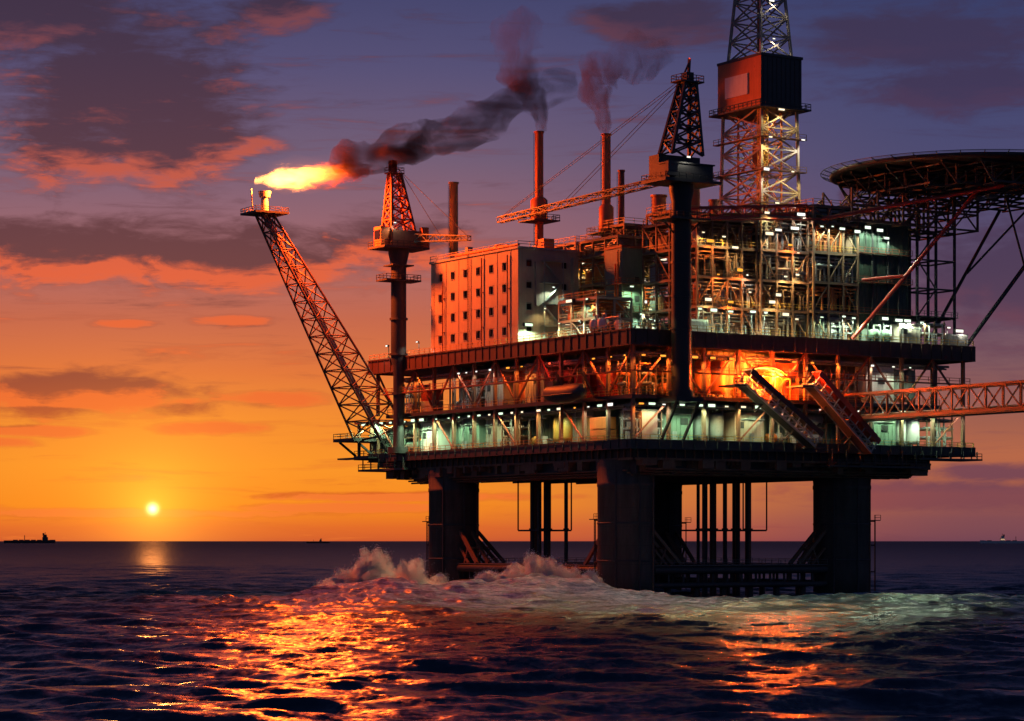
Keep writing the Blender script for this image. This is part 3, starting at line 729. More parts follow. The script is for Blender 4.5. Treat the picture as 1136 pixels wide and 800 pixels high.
# ------------------------------------------------------------------ exhaust stacks
def stack(u, v, z0, z1, r, mat, label, collar=None, cap=True):
    o = thing('exhaust_stack', label, 'exhaust stack', u, v, z0, 'exhaust stacks')
    H = z1-z0
    MB().tube((0,0,0),(0,0,H),r,20,r*.96).lathe([(r*1.15,H-.4),(r*1.15,H)], n=20).build('flue', M[mat], o)
    if collar:
        h0, h1, cr_ = collar
        m = MB().lathe([(cr_*.9,h0),(cr_,h0+.4),(cr_,h1-.6),(cr_*.7,h1)], n=20); m.build('silencer', M['orange'], o)
        m = MB().box((-cr_-1.6,-cr_-1.6,h0-.3),(cr_+1.6,cr_+1.6,h0-.003)); small_rail_ring(m,(-cr_-1.5,-cr_-1.5),(cr_+1.5,cr_+1.5),h0); m.build('stack_platform', M['dark'], o)
    m = MB()
    for k in range(int(H/.8)): m.tube((-r-.28,-.22,k*.8),(-r-.28,.22,k*.8),.04,4)
    for s in (-.24,.24): m.tube((-r-.28,s,0),(-r-.28,s,H-.5),.05,4)
    m.build('ladder', M['dark'], o); return o
stack(20.5,67.5,78,109.2,1.05,'orange','slim orange exhaust stack behind the windowed block with a dark round platform',(10.2,15.6,2.0))
stack(25.8,47.2,78,106.3,1.05,'orange','slim orange exhaust stack right of the windowed block, nearer the black crane',(5.5,12.0,1.7))
stack(12.0,92.5,78.8,99.6,1.1,'yellow','yellow exhaust stack at the far end of the windowed block roof')
stack(29.5,46.5,78,98.2,.75,'primer','short thin rust red exhaust stack next to the orange one')
stack(33.0,36.5,78,91.5,1.7,'orange','stout orange exhaust stack just left of the black crane')
stack(31.0,20.5,82,92.0,1.5,'orange','stout orange exhaust stack just right of the black crane')
stack(46.0,33.0,84,91.0,1.2,'primer','short rust red exhaust stack at the foot of the derrick')

# ------------------------------------------------------------------ process modules
def module(u0, v0, z0, lu, lv, levels, seed, name, label, frame='brown', fill=.75, wall=None, pal=('orange','brown','grey','beige','green','primer'), nu=None, nv=None, braces=True, cat='process module'):
    o = thing(name, label, cat, u0, v0, z0); r = random.Random(seed)
    nu = nu or max(2, round(lu/4.5)); nv = nv or max(2, round(lv/5.5))
    X = [lu*i/nu for i in range(nu+1)]; Y = [lv*i/nv for i in range(nv+1)]; Z = [0]
    for h in levels: Z.append(Z[-1]+h)
    f = MB()
    for x in X:
        for y in (Y if x in (X[0], X[-1]) else (Y[0], Y[-1])): f.bar((x,y,0),(x,y,Z[-1]),.42)
    for z in Z[1:]:
        for y in (Y[0], Y[-1]): f.bar((0,y,z-.25),(lu,y,z-.25),.36,.5)
        for x in (X[0], X[-1]): f.bar((x,0,z-.25),(x,lv,z-.25),.36,.5)
    for a, b in zip(Z[:-1], Z[1:]):
        for i in range(nu):
            if braces and r.random() < .55: f.bar((X[i],0,a),(X[i+1],0,b-.4),.24) if r.random() < .5 else f.bar((X[i+1],0,a),(X[i],0,b-.4),.24)
        for i in range(nv):
            if braces and r.random() < .5: f.bar((0,Y[i],a),(0,Y[i+1],b-.4),.24)
    f.build('frame', M[frame], o)
    for z in Z[1:]:
        MB().box((.05,.05,z),(lu-.05,lv-.05,z+.18)).build('floor', M['steel'], o)
        MB().rail([(-.1,-.1,z+.18),(lu,-.1,z+.18)],1.2,.1,2.2).rail([(-.1,.2,z+.18),(-.1,lv,z+.18)],1.2,.1,2.2).build('handrail', M['yellow' if r.random() < .5 else frame], o)
    for li, (a, b) in enumerate(zip(Z[:-1], Z[1:])):
        h = b-a-.6; a += .2 if li else .02
        pm = MB(); n = int(lu*1.1)
        for k in range(n):        # pipe spools
            x = r.uniform(.4,lu-.4); y = r.uniform(.35,2.2); rr_ = r.choice([.12,.16,.22,.3])
            z2 = a+h*r.uniform(.3,1); pm.tube((x,y,a),(x,y,z2),rr_,7)
            x2 = min(lu-.2,max(.2,x+r.uniform(-6,6))); pm.tube((x,y,z2),(x2,y,z2),rr_,7)
            if r.random() < .5: pm.tube((x2,y,z2),(x2,y+2,z2),rr_,7)
        for k in range(3):
            z2 = a+h*(.86-.12*k); pm.tube((0.1,.6+.5*k,z2),(lu-.1,.6+.5*k,z2),.2,7); pm.tube((.6+.5*k,.1,z2-.3),(.6+.5*k,lv-.1,z2-.3),.2,7)
        pm.build('pipework', M[r.choice(['galv','grey',frame,'orange'])], o)
        x = .5
        while x < lu-2:
            w = r.uniform(1.4,4.2); w = min(w, lu-.4-x)
            if w < 1: break
            if r.random() < fill:
                c = r.choice(pal); t = r.random(); y0 = r.uniform(.9,2.6); hh = h*r.uniform(.45,.95)
                if t < .42:
                    m = MB().box((x,y0,a),(x+w,y0+3.2,a+hh))
                    for k in range(int(w/.8)): m.box((x+.1+k*.8,y0-.07,a+.2),(x+.2+k*.8,y0-.003,a+hh-.15))
                    m.box((x+w*.3,y0-.1,a+hh*.35),(x+w*.7,y0-.073,a+hh*.75)); m.build('cabinet', M[c], o)
                elif t < .72:
                    R = min(w/2,1.5); MB().lathe([(R*.3,a),(R,a+.1),(R,a+hh-.6),(R*.7,a+hh-.15),(R*.2,a+hh)],(x+w/2,y0+R,0),18).build('vessel', M[c], o)
                else:
                    R = min(1.3,h*.3); MB().lathe([(.2,x),(R*.85,x+.25),(R,x+.6),(R,x+w-.6),(R*.85,x+w-.25),(.2,x+w)],(0,y0+R,a+R+.7),18,'x').box((x+w*.3,y0+.4,a),(x+w*.3+.4,y0+2*R-.4,a+.9)).box((x+w*.7,y0+.4,a),(x+w*.7+.4,y0+2*R-.4,a+.9)).build('drum', M[c], o)
            x += w+r.uniform(.2,1.0)
        y = 4.5
        while y < lv-2:        # along the left side
            w = r.uniform(1.6,4.0); w = min(w, lv-.4-y)
            if w < 1: break
            if r.random() < fill:
                c = r.choice(pal); hh = h*r.uniform(.4,.95); x0 = r.uniform(.8,2)
                MB().box((x0,y,a),(x0+3,y+w,a+hh)).box((x0-.1,y+.2,a+hh*.3),(x0-.003,y+w*.6,a+hh*.8)).build('cabinet', M[c], o)
            y += w+r.uniform(.2,1.2)
        if wall and li in wall:
            c, y0 = wall[li]
            m = MB().box((.3,y0,a),(lu-.3,y0+.3,a+h+.1))
            for k in range(int(lu/1.2)): m.box((.5+k*1.2,y0-.09,a),(.62+k*1.2,y0-.003,a+h))
            m.build('cladding', M[c], o)
    return o
W6 = lambda c, y, n: {i: (c, y) for i in range(n)}
module(20.6,52.0,57.25,10,14,[5.5,5.5,5.5,4.5,3.4],21,'process_module','cluttered beige process tower against the right wall of the windowed block','beige',.85,W6('beige',5.0,4),('beige','green','grey','yellow'))
module(20.0,34.0,57.25,14,15,[7.0,7.0,6.5,3.6],22,'process_module','green and brown process module between the windowed block and the black crane','brown',.8,W6('green',5.5,3),('green','beige','orange','brown'))
m = thing('utility_tower','plain grey-green utility tower in front of the module right of the windowed block','utility tower',16.6,27.5,57.25)
t_ = MB().box((0,0,0),(5.6,6.5,20.5))
for j in range(1,5): t_.box((-.07,-.07,j*4.1),(5.67,6.5,j*4.1+.15))
t_.build('wall', M['green'], m); MB().box((-.2,-.2,20.5),(5.8,6.7,21.0)).build('roof', M['primer'], m)
MB().box((1.6,-.12,1.0),(2.8,-.003,3.2)).build('door', M['grey'], m)
for z in (8.8, 13): MB().box((3.4,-.1,z),(4.6,-.003,z+1.2)).build('louvre_vent', M['dark'], m)
for z in (6.2, 12.4):
    t2 = MB().box((-1.3,-1.4,z),(5.6,-.075,z+.15)).box((-1.3,-.07,z),(-.075,6.4,z+.15)).rail([(5.5,-1.3,z+.15),(-1.2,-1.3,z+.15),(-1.2,6.3,z+.15)],1.1,.1,1.6).build('gallery', M['brown'], m)
for x_, z_ in ((.6,7),(3.2,1)): MB().box((x_,-.9,z_),(x_+1.5,-.08,z_+2.2)).build('cabinet', M['white'], m)
for y, b in ((1,20),(2,17)): MB().tube((-.4,y,0),(-.4,y,b),.22).build('conduit', M['orange'], m)
module(21.0,5.5,57.25,16,20,[6.2,6.4,6.6,6.0],23,'process_module','brown open process module just right of the black crane','brown',.85,W6('brown',6.0,4),('brown','orange','beige','grey','dark'))
module(37.4,4.5,57.25,13,20,[6.2,6.4,6.6,7.4],24,'process_module','brown open process module below the drilling derrick','brown',.85,W6('brown',6.5,4),('brown','orange','beige','primer','dark'))
module(50.8,3.0,57.25,12.5,22,[6.4,6.4,6.6,6.6,3.6],25,'process_module','tall brown scaffolded module left of the dark green block','brown',.6,W6('dark',5.5,5),('brown','primer','dark','grey'))
module(6.0,21.5,57.25,9,15,[4.3,4.4],26,'process_module','low two-storey process module on the deck edge left of the black crane','beige',.9,None,('green','beige','yellow','grey','orange'))
module(23.0,18.0,82.0,10,9,[3.4],27,'roof_module','small pipe-filled roof module above the brown module beside the black crane','primer',.95,None,('orange','primer','beige'))
module(24.5,38.0,81.7,8,9,[3.0],28,'roof_module','small rusty roof module at the foot of the two slim exhaust stacks','brown',.95,None,('orange','primer','grey'))
for i_, (nm, c, v_) in enumerate((('storage_tank','white',19.5),('pump_skid','green',12.8),('equipment_room','grey',49.0))):
    o = thing(nm, f"{CNAME[c]} {EQ[nm][1]} on the upper deck edge " + ('beside the low two-storey module','right behind the black crane','at the corner of the windowed block')[i_], nm.replace('_',' '), 1.6 if i_ < 2 else 21.5, v_, ZU+.25, 'equipment on the left strip of the upper deck', -PI/2 if i_ < 2 else 0)
    EQ[nm][0](random.Random(60+i_), c, o, 6.0 if i_ < 2 else 5.0, 3.0, 4.6)
o = thing('equipment_room', 'grey-green equipment room under the flare boom base at the lower deck end', 'equipment room', 4.2, 120.4, ZL, 'equipment along the left side of the lower deck', -PI/2)
EQ['equipment_room'][0](random.Random(71), 'green', o, 8.4, 4.0, 6.4)
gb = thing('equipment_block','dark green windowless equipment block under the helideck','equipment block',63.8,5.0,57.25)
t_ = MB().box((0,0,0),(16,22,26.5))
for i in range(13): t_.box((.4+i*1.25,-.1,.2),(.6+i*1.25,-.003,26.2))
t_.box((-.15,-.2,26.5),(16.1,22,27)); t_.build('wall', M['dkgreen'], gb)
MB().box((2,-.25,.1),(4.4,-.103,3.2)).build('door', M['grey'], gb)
m2 = MB()
for z in (6.5,13.5,20): m2.box((0,-1.5,z),(16,-.103,z+.15)); m2.rail([(0,-1.45,z+.15),(16,-1.45,z+.15)],1.1,.1,2)
m2.build('gallery', M['primer'], gb)
for x, a, b in ((5,0,25),(9.5,6,26),(12.6,0,20)): MB().tube((x,-.6,a),(x,-.6,b),.26).build('conduit', M['dark'], gb)
# open lattice tower that carries the outer end of the helideck
ht = thing('lattice_support_tower','open dark lattice tower carrying the helideck at the right end of the upper deck','support tower',81.5,4.0,57.25)
m = MB()
for (a, b) in ((0,0),(5.6,0),(11.2,0),(0,9),(5.6,9),(11.2,9)): m.bar((a,b,0),(a,b,34),.5)
for z in (6.5,13,19.5,26,33.6):
    for b in (0,9): m.bar((0,b,z),(11.2,b,z),.36)
    for a in (0,5.6,11.2): m.bar((a,0,z),(a,9,z),.36)
for i, z in enumerate((0,6.5,13,19.5)):
    m.bar((0,0,z),(5.6,0,z+6.5),.25) if i % 2 else m.bar((5.6,0,z),(0,0,z+6.5),.25)
m.build('lattice', M['dark'], ht)
m = MB().box((-.5,-.8,6.6),(11.7,8,6.75)); m.rail([(-.4,-.7,6.75),(11.6,-.7,6.75)],1.1,.1,2); m.build('landing', M['steel'], ht)
# low sheds and crates on the front strip of the upper deck (each its own thing)
rr = random.Random(9)
UPQ = [('cargo_container','grey',22.5),('pump_skid','green',30),('storage_tank','white',0)]
i = 0
for a, (nm, c) in zip([14.5,66,73.5,81,88], [('cargo_container','white'),('storage_tank','green'),('equipment_room','beige'),('pipe_rack','grey'),('cargo_container','grey')]):
    fn, desc = EQ[nm]
    spot = ['on the upper deck beside the black crane','before the left end of the dark green block','before the middle of the dark green block','at the foot of the helideck tower','at the upper deck\'s right end'][i]
    o = thing(nm, f"{CNAME[c]} {desc} {spot}", nm.replace('_',' '), a, .9, ZU+.25, 'equipment on the front strip of the upper deck'); fn(rr, c, o, 6.2, 3.0, 4.2); i += 1

# ------------------------------------------------------------------ drilling derrick
dk = thing('drilling_derrick', 'tall lattice drilling derrick with a box near its top, coloured orange on its flare-lit side', 'derrick', 53.4, 25, 0)
LU, LV = 11.6, 16.4
m = MB()
q = lambda i, z, f=1.0: [(LU*i,LV*i,z),(LU*(1-i),LV*i,z),(LU*(1-i),LV*(1-i),z),(LU*i,LV*(1-i),z)]
m.lattice(q(.02,83), q(.06,112.4), 6, .6, .32, xb=True); m.build('lower_lattice', M['beige'], dk)
m = MB(); m.lattice(q(.12,124.3), q(.3,156), 7, .55, .3, xb=True); m.build('upper_lattice', M['beige'], dk)
MB().lattice(q(.24,83), q(.24,112), 4, .35, .2, xb=True).build('inner_lattice', M['orange'], dk)
bx = MB().box((0,.01,112.4),(LU,LV,123.6)).box((-.25,-.25,123.6),(LU+.25,LV+.25,124.2))
for i in range(9): bx.box((.5+i*1.3,-.12,112.6),(.7+i*1.3,-.003,123.4))
bx.build('wind_wall', M['dark'], dk)
MB().box((-.16,.02,112.42),(-.004,LV-.02,123.58)).build('wind_wall_side', M['orange'], dk, label='flare-lit side of the derrick box, light painted in as orange red')  # flare light painted in as orange here; the dark walls paint in shade
MB().box((-.5,4.6,115.4),(-.165,13.2,120.2)).build('panel', M['white'], dk)
m = MB().box((-1.6,-1.6,111.7),(LU+1.6,LV+1.6,112.1)); small_rail_ring(m,(-1.5,-1.5),(LU+1.5,LV+1.5),112.1); m.build('working_platform', M['dark'], dk)
for z in (90,97.5,105):
    m = MB().box((-.9,-.9,z),(LU+.9,.6,z+.2)).box((-.9,.61,z),(.6,LV+.9,z+.2)); m.rail([(-.8,-.8,z+.2),(LU+.8,-.8,z+.2)],1.1,.1,2).rail([(-.8,-.8,z+.2),(-.8,LV+.8,z+.2)],1.1,.1,2); m.build('working_platform', M['brown'], dk)
MB().tube((LU/2,LV/2,84),(LU/2,LV/2,150),.5,10).box((LU/2-1.2,LV/2-1.2,99),(LU/2+1.2,LV/2+1.2,105)).tube((LU*.35,LV*.4,84),(LU*.35,LV*.4,112),.22,8).build('drill_string', M['primer'], dk)
MB().lattice([(.8,.8,84),(2.4,.8,84),(2.4,2.4,84),(.8,2.4,84)],[(.8,.8,112),(2.4,.8,112),(2.4,2.4,112),(.8,2.4,112)],12,.2,.12).build('ladder_tower', M['yellow'], dk)
# sub-structure that carries the derrick
db = thing('derrick_base', 'boxy brown derrick base rising behind the process modules', 'derrick base', 51.5, 25.4, 57.25)
m = MB(); m.lattice([(0,0,0),(15,0,0),(15,18,0),(0,18,0)],[(0,0,25),(15,0,25),(15,18,25),(0,18,25)],3,.8,.4); m.build('frame', M['brown'], db)
MB().box((-1,-.6,25),(16,19,25.7)).build('floor', M['steel'], db); MB().box((1,3,6),(14,17,24.9)).box((8,-.3,25.7),(15,2.4,29.2)).build('wall', M['brown'], db)
m = MB(); small_rail_ring(m,(-.9,-.5),(15.9,18.9),25.7); m.build('handrail', M['orange'], db)
# red roof gantry running along the module tops
gt = thing('pipe_gantry', 'long red pipe gantry along the tops of the brown process modules', 'pipe gantry', 21.0, 5.0, 82.2)
m = MB(); m.lattice([(0,0,0),(0,0,2.2),(0,3,2.2),(0,3,0)],[(29.6,0,2.6),(29.6,0,4.8),(29.6,3,4.8),(29.6,3,2.6)],10,.4,.22,xb=False); m.build('truss', M['red'], gt)
MB().tube((0,1,.6),(29.6,1,3.2),.35,8).tube((0,2,.6),(29.6,2,3.2),.28,8).build('pipe', M['orange'], gt)

# ------------------------------------------------------------------ helideck
HU, HV, HZ, HR = 95.0, 2.0, 96.0, 31.5
hd = thing('helideck', 'large round dark helideck on a truss, overhanging the right end of the platform', 'helideck', HU, HV, HZ)
n = 40
MB().lathe([(HR-.6,0),(HR,.25),(HR,.95),(HR-.4,1.2)], n=n).build('deck_plate', M['black'], hd)
m = MB()
for k in range(n):
    a0, a1 = 2*PI*k/n, 2*PI*(k+1)/n
    p0 = (HR*math.cos(a0),HR*math.sin(a0),.6); p1 = ((HR+2)*math.cos(a0),(HR+2)*math.sin(a0),1.3); p2 = ((HR+2)*math.cos(a1),(HR+2)*math.sin(a1),1.3); p3 = (HR*math.cos(a1),HR*math.sin(a1),.6)
    m.bar(p0,p1,.16); m.bar(p1,p2,.14)
    for t in (.25,.5,.75):
        A_ = Vector(p0).lerp(Vector(p1),t); B_ = Vector(p3).lerp(Vector(p2),t); m.bar(A_,B_,.07)
m.build('safety_net', M['dark'], hd)
m = MB()
for k in range(9):
    y = -24+k*6; half = math.sqrt(max(1,(HR-1.5)**2-y*y)); hb = half*.82
    m.bar((-half,y,-.3),(half,y,-.3),.4,.6); m.bar((-hb,y,-4.6),(hb,y,-4.6),.42)
    nn = max(3,int(hb*2/5.5))
    for i in range(nn+1):
        x = -hb+2*hb*i/nn; m.bar((x,y,-4.6),(x,y,-.3),.3)
        if i < nn: m.bar((x,y,-4.6),(x+2*hb/nn,y,-.3),.26)
    m.bar((-hb,y,-4.6),(-half,y,-.4),.34); m.bar((hb,y,-4.6),(half,y,-.4),.34)
for k in range(9):
    x = -24+k*6; half = math.sqrt(max(1,(HR-1.5)**2-x*x))*.8; m.bar((x,-half,-4.6),(x,half,-4.6),.36); m.bar((x,-half*1.2,-.9),(x,half*1.2,-.9),.3)
m.build('truss', M['dark'], hd)
m = MB()
for a in range(6):
    x = -35+a*7.4
    for y in (-1.0, 9.0, 19.0): m.bar((x,y,-12.4),(x,y,-4.9),.42)
    for za in (-12.2,-8.6): m.bar((x,-1,za),(x,19,za),.36)
    if a < 5:
        for y in (-1.0, 9.0, 19.0):
            for za in (-12.2,-8.6): m.bar((x,y,za),(x+7.4,y,za),.4)
            m.bar((x,y,-12.2),(x+7.4,y,-5.0),.28); m.bar((x+7.4,y,-12.2),(x,y,-5.0),.28)
m.build('support_frame', M['brown'], hd)
def strut(p, q, mat, w=.9):
    b = Vector((HU,HV,HZ)); MB().tube(Vector(p)-b, Vector(q)-b, w/2, 10).build('strut', M[mat], hd)
strut((60.5,1.5,57.6),(85.5,-12.5,91.4),'red',.95)
strut((94.2,1.5,57.6),(118,-8,91.4),'dark',.95)
strut((94.2,16,57.6),(116,14,91.4),'dark',.8)
strut((94.2,1.5,74),(106,-10,91.4),'dark',.5)
strut((107.0,-3.8,75.8),(96,-9,91.4),'dark',.5)
strut((107.0,-3.8,75.8),(107.0,-8,91.4),'dark',.4)
strut((52,1.4,83.6),(88,-17,91.4),'red',.9)
strut((52,1.4,83.6),(21,3.0,81.6),'red',.5)
strut((63,1.3,70.8),(70.2,-4.2,71.6),'red',.7)
for s in range(4): MB().box((-1.6,-8+s*4-.8,-5.6),(.8,-8+s*4+.8,-4.85)).build('equipment_box', M['galv'], hd)

# ------------------------------------------------------------------ link bridge
br = thing('link_bridge', 'long horizontal truss footbridge leaving the platform to the right', 'bridge', 58.5, 1.0, 39.4)
m = MB(); Lb = 112.0; n = 22
for x in (0,4.6):
    for z in (.5,5.8): m.bar((x,2,z),(x,-Lb,z),.55)
    for i in range(n+1):
        y = 2-(Lb+2)*i/n; m.bar((x,y,.5),(x,y,5.8),.32)
        if i < n:
            y2 = 2-(Lb+2)*(i+1)/n
            m.bar((x,y,.5),(x,y2,5.8),.26) if i % 2 else m.bar((x,y,5.8),(x,y2,.5),.26)
for i in range(n+1):
    y = 2-(Lb+2)*i/n; m.bar((0,y,5.8),(4.6,y,5.8),.28); m.bar((0,y,.5),(4.6,y,.5),.28)
m.build('truss', M['primer'], br)
MB().box((-.4,-Lb,-.15),(5.0,2,.2)).build('walkway', M['black'], br)
for x, r in ((1,.35),(3.6,.35),(2.3,.22)): MB().tube((x,-Lb,1.0),(x,4,1.0),r,8).build('pipe', M['brown'], br)
MB().box((-1.2,2.0,-.2),(5.8,8,5.4)).box((-1.5,1.6,5.4),(6.1,8,5.8)).build('bridge_house', M['brown'], br)

# ------------------------------------------------------------------ slanted covered stairways on the right side
def cstair(u0, u1, v, z0, z1, w, h, mat, label):
    o = thing('covered_stairway', label, 'stairway', u0, v, z0, 'slanted covered stairways')
    dx, dz = u1-u0, z1-z0; L = math.hypot(dx, dz); ex = Vector((dx/L,0,dz/L)); ez = Vector((-dz/L,0,dx/L)); ey = Vector((0,1,0))
    P = lambda a, b, c: ex*a+ey*b+ez*c
    def beam(m, a, b, wid): m.bar(P(*a), P(*b), wid)
    def slab(m, a0, a1, b0, b1, c0, c1):
        vs = [P(a,b,c) for c in (c0,c1) for a, b in ((a0,b0),(a1,b0),(a1,b1),(a0,b1))]
        m.add(vs, [(0,3,2,1),(4,5,6,7),(0,1,5,4),(1,2,6,5),(2,3,7,6),(3,0,4,7)])
    m = MB(); slab(m, -.5, L+.5, -.2, w+.2, h, h+.35)
    for i in range(int(L/1.3)): slab(m, i*1.3, i*1.3+.15, -.26, w+.26, h+.353, h+.45)
    slab(m, -.5, L+.5, -.22, 0, h*.74, h-.003); m.build('roof', M[mat], o)
    m = MB(); slab(m, -.5, L+.5, 0.05, w, -.3, 0); n = int(L/.55)
    for i in range(n): slab(m, i*.55, i*.55+.3, .05, w, .003, .12)
    m.build('flight', M['dark'], o)
    m = MB()
    for b in (-.1, w+.1):
        beam(m, (-.5,b,-.15), (L+.5,b,-.15), .4); beam(m, (-.5,b,h*.35), (L+.5,b,h*.35), .2)
        k = int(L/2.2)
        for i in range(k+1): beam(m, (L*i/k,b,-.15), (L*i/k,b,h), .2)
        for i in range(k): beam(m, (L*i/k,b,-.15), (L*(i+1)/k,b,h*.35), .15)
    m.build('side_frame', M['galv'], o)
    m = MB().box((-3.2,-.3,-.5),(0.0,w+2.5,-.1)); m.rail([(-3.1,-.2,-.1),(0,-.2,-.1)]); 
    m.box((dx,-.3,dz-.5),(dx+3,w+2.5,dz-.1)); m.build('landing', M['dark'], o)
    for t in (.3,.75):
        p = P(L*t, w*.5, -.3); MB().bar(p, (p.x, 4.0, p.z-1.5), .35).build('bracket', M['dark'], o)
cstair(26.5, 45.0, -4.6, 46.2, 33.6, 3.0, 3.4, 'maroon', 'dark red slanted covered stairway on the right side, nearer the black crane')
cstair(44.5, 60.5, -4.9, 46.6, 32.6, 3.0, 3.4, 'red', 'bright red slanted covered stairway on the right side, nearer the footbridge')

# dark covered lifeboat hanging on davits on the left side
lb = thing('lifeboat', 'dark enclosed lifeboat hanging on davits along the left side of the middle deck', 'lifeboat', -3.4, 20.0, 41.6)
m = MB(); prof = []
vs = []; ns = 22; nr = 18
for i in range(ns+1):
    t = i/ns; y = -8+16*t; s = (1-abs(2*t-1)**3.2)**.5 if 0 < t < 1 else .02; s = max(s,.02)
    for k in range(nr):
        a = 2*PI*k/nr; x = 1.9*s*math.cos(a); z = math.sin(a); z = (z*2.2 if z > 0 else z*1.7)*s**.8
        vs.append((x,y,2.6+z+.7*(2*t-1)**2))
m.add(vs, [(i*nr+k, i*nr+(k+1)%nr, (i+1)*nr+(k+1)%nr, (i+1)*nr+k) for i in range(ns) for k in range(nr)], True)
m.build('hull', M['dark'], lb)
MB().box((-.9,3.2,4.4),(.9,5.4,5.7)).build('wheelhouse', M['dark'], lb)
MB().tube((-1.95,-6,2.6),(-1.98,6,2.6),.16,8).build('fender', M['black'], lb)
m = MB()
for y in (-5,5): m.bar((4.2,y,2.2),(1.2,y,7.4),.45); m.bar((1.2,y,7.4),(-.4,y,7.2),.4); m.bar((-.2,y,7.1),(-.2,y,4.6),.12)
m.build('davit', M['brown'], lb)

# arched lamp canopy over the hot bay of the middle deck
ac = thing('arched_canopy', 'arched steel canopy glowing yellow between the two slanted stairways', 'canopy', 28.5, -.4, ZM)
m = MB(); K = 12
arch = [(13.2*(i/K), 0, 4.4+2.6*math.sin(PI*min(1,max(0,(i/K))))**.6) for i in range(K+1)]
for y in (0, 2.6):
    for a, b in zip(arch[:-1], arch[1:]): m.bar((a[0],y,a[2]),(b[0],y,b[2]),.35)
for a in arch: m.bar((a[0],0,a[2]),(a[0],2.6,a[2]),.2)
for a in (arch[0],arch[-1]):
    for y in (0,2.6): m.bar((a[0],y,0),(a[0],y,a[2]),.35)
m.build('frame', M['orange'], ac)
m = MB()
for a, b in zip(arch[1:-2], arch[2:-1]): m.bar((a[0]+.06,1.2,a[2]-.45),(b[0]-.06,1.2,b[2]-.45),.5,.3)
m.build('lamp_tube', emis('sodium_tube', (1.0,.50,.09), 4.0), ac)
for x in (3, 6.6, 10.2):
    l = bpy.data.lights.new('canopy_lamp','POINT'); l.energy = 62000; l.color = (1,.105,.008); l.shadow_soft_size = .8
    o = bpy.data.objects.new('canopy_light', l); COL.objects.link(o); o.parent = ac; o.location = (x,.75,5.0)

# ------------------------------------------------------------------ floodlights
def row(pts, label, group, base=None):
    for (u, v, z, kind, face, p) in pts: floodlight(u, v, z, kind, face, p, label, group, pole=(z-base) if base else 0)
GL = lambda p=1500: ('green', p)
row([(1.0,v,41.6,k,'u',p) for v,k,p in ((108.7,'green',1600),(97,'green',900),(88.8,'green',1900),(82,'green',1900),(76.2,'green',1600),(67,'green',700),(58,'yellow',700),(48.3,'yellow',1700),(44,'yellow',1200),(37.1,'yellow',1700),(29,'yellow',700),(22.7,'orange',1500),(17.4,'white',1500),(9,'white',900),(104,'green',1500),(112.5,'green',1700),(117.5,'green',1500),(93,'green',1400),(71.5,'green',1200),(62.5,'green',1200),(53,'green',1200),(33,'green',1200),(13,'green',1200))], 'floodlight under the ceiling along the left side of the lower deck', 'left side lower deck floodlights')
row([(u,1.0,41.6,k,'v',p) for u,k,p in ((3.3,'orange',1500),(9.1,'white',1500),(13.8,'green',1700),(18.5,'green',1500),(25.5,'yellow',1800),(30,'yellow',1500),(38,'white',700),(51,'white',700),(74.7,'green',1500),(81,'cool',1600),(91.5,'white',900),(6,'green',1000),(21.5,'green',1500),(34,'green',1200),(42,'yellow',1200),(62,'white',1000),(69,'green',1300),(86,'green',1400))], 'floodlight under the ceiling along the right side of the lower deck', 'right side lower deck floodlights')
row([(1.2,v,51.8,k,'u',p) for v,k,p in ((99,'white',700),(91,'orange',900),(72,'white',900),(68.5,'white',900),(64,'white',900),(58,'white',1100),(50.3,'orange',1800),(44.5,'orange',1500),(33,'red',900),(15.7,'orange',1300),(9,'orange',1800),(4,'orange',1800))], 'lamp under the ceiling along the left side of the middle deck', 'left side middle deck lamps')
row([(u,1.2,51.8,k,'v',p) for u,k,p in ((4.0,'orange',2600),(9,'orange',2000),(17.3,'orange',2600),(22,'orange',2600),(27,'orange',3000),(36,'orange',3000),(44,'orange',3000),(49,'orange',2200),(56,'orange',1200),(66,'white',900),(72.1,'white',1200),(77,'green',700))], 'lamp under the ceiling along the right side of the middle deck', 'right side middle deck lamps')
# lamps along the upper deck front
row([(u,1.6,z,k,'v',p) for u,z,k,p in ((6.0,61.5,'yellow',900),(14,62.8,'cool',1500),(18.9,62.2,'green',1800),(22.5,62,'cool',1300),(27,62,'green',1800),(33,62.2,'cool',2000),(36.5,62.2,'cool',1800),(41.9,62,'yellow',1700),(45,61.2,'yellow',800),(52,62,'green',900),(58.2,62.4,'cool',2000),(61,62.2,'cool',1500),(65.5,62.2,'green',1500),(70,62.4,'cool',2000),(74,62.2,'cool',2000),(76.5,62.2,'cool',1800),(81,62,'cool',1500),(88.8,61.3,'white',1300),(92,60.6,'white',700))], 'floodlight on a pole along the right front of the upper deck', 'upper deck front floodlights', 57.25)
row([(u,v,z,k,'v',p) for u,v,z,k,p in ((6.0,49.2,61.6,'green',3500),(12.5,48.9,70.5,'cool',900),(10.0,48.6,65.5,'yellow',700),(16,48.5,62.2,'yellow',1200),(26.5,33.1,66.5,'white',900),(30,33.1,62.5,'cool',1800),(24,33,62,'yellow',1200))], 'floodlight beside the right wall of the windowed block', 'floodlights between block and crane')
row([(5.0,v,z,k,'u',p) for v,z,k,p in ((35,60.9,'green',1500),(31,65.4,'yellow',1300),(27,60.9,'cool',1500),(24,65.4,'green',1300))], 'greenish floodlight on the low two-storey module left of the black crane', 'floodlights on the low module')
row([(u,26.0,z,k,'v',p) for u,z,k,p in ((18.2,69.0,'green',1300),(20.8,63.0,'cool',1300))], 'greenish floodlight on the galleries of the grey-green utility tower', 'utility tower floodlights')
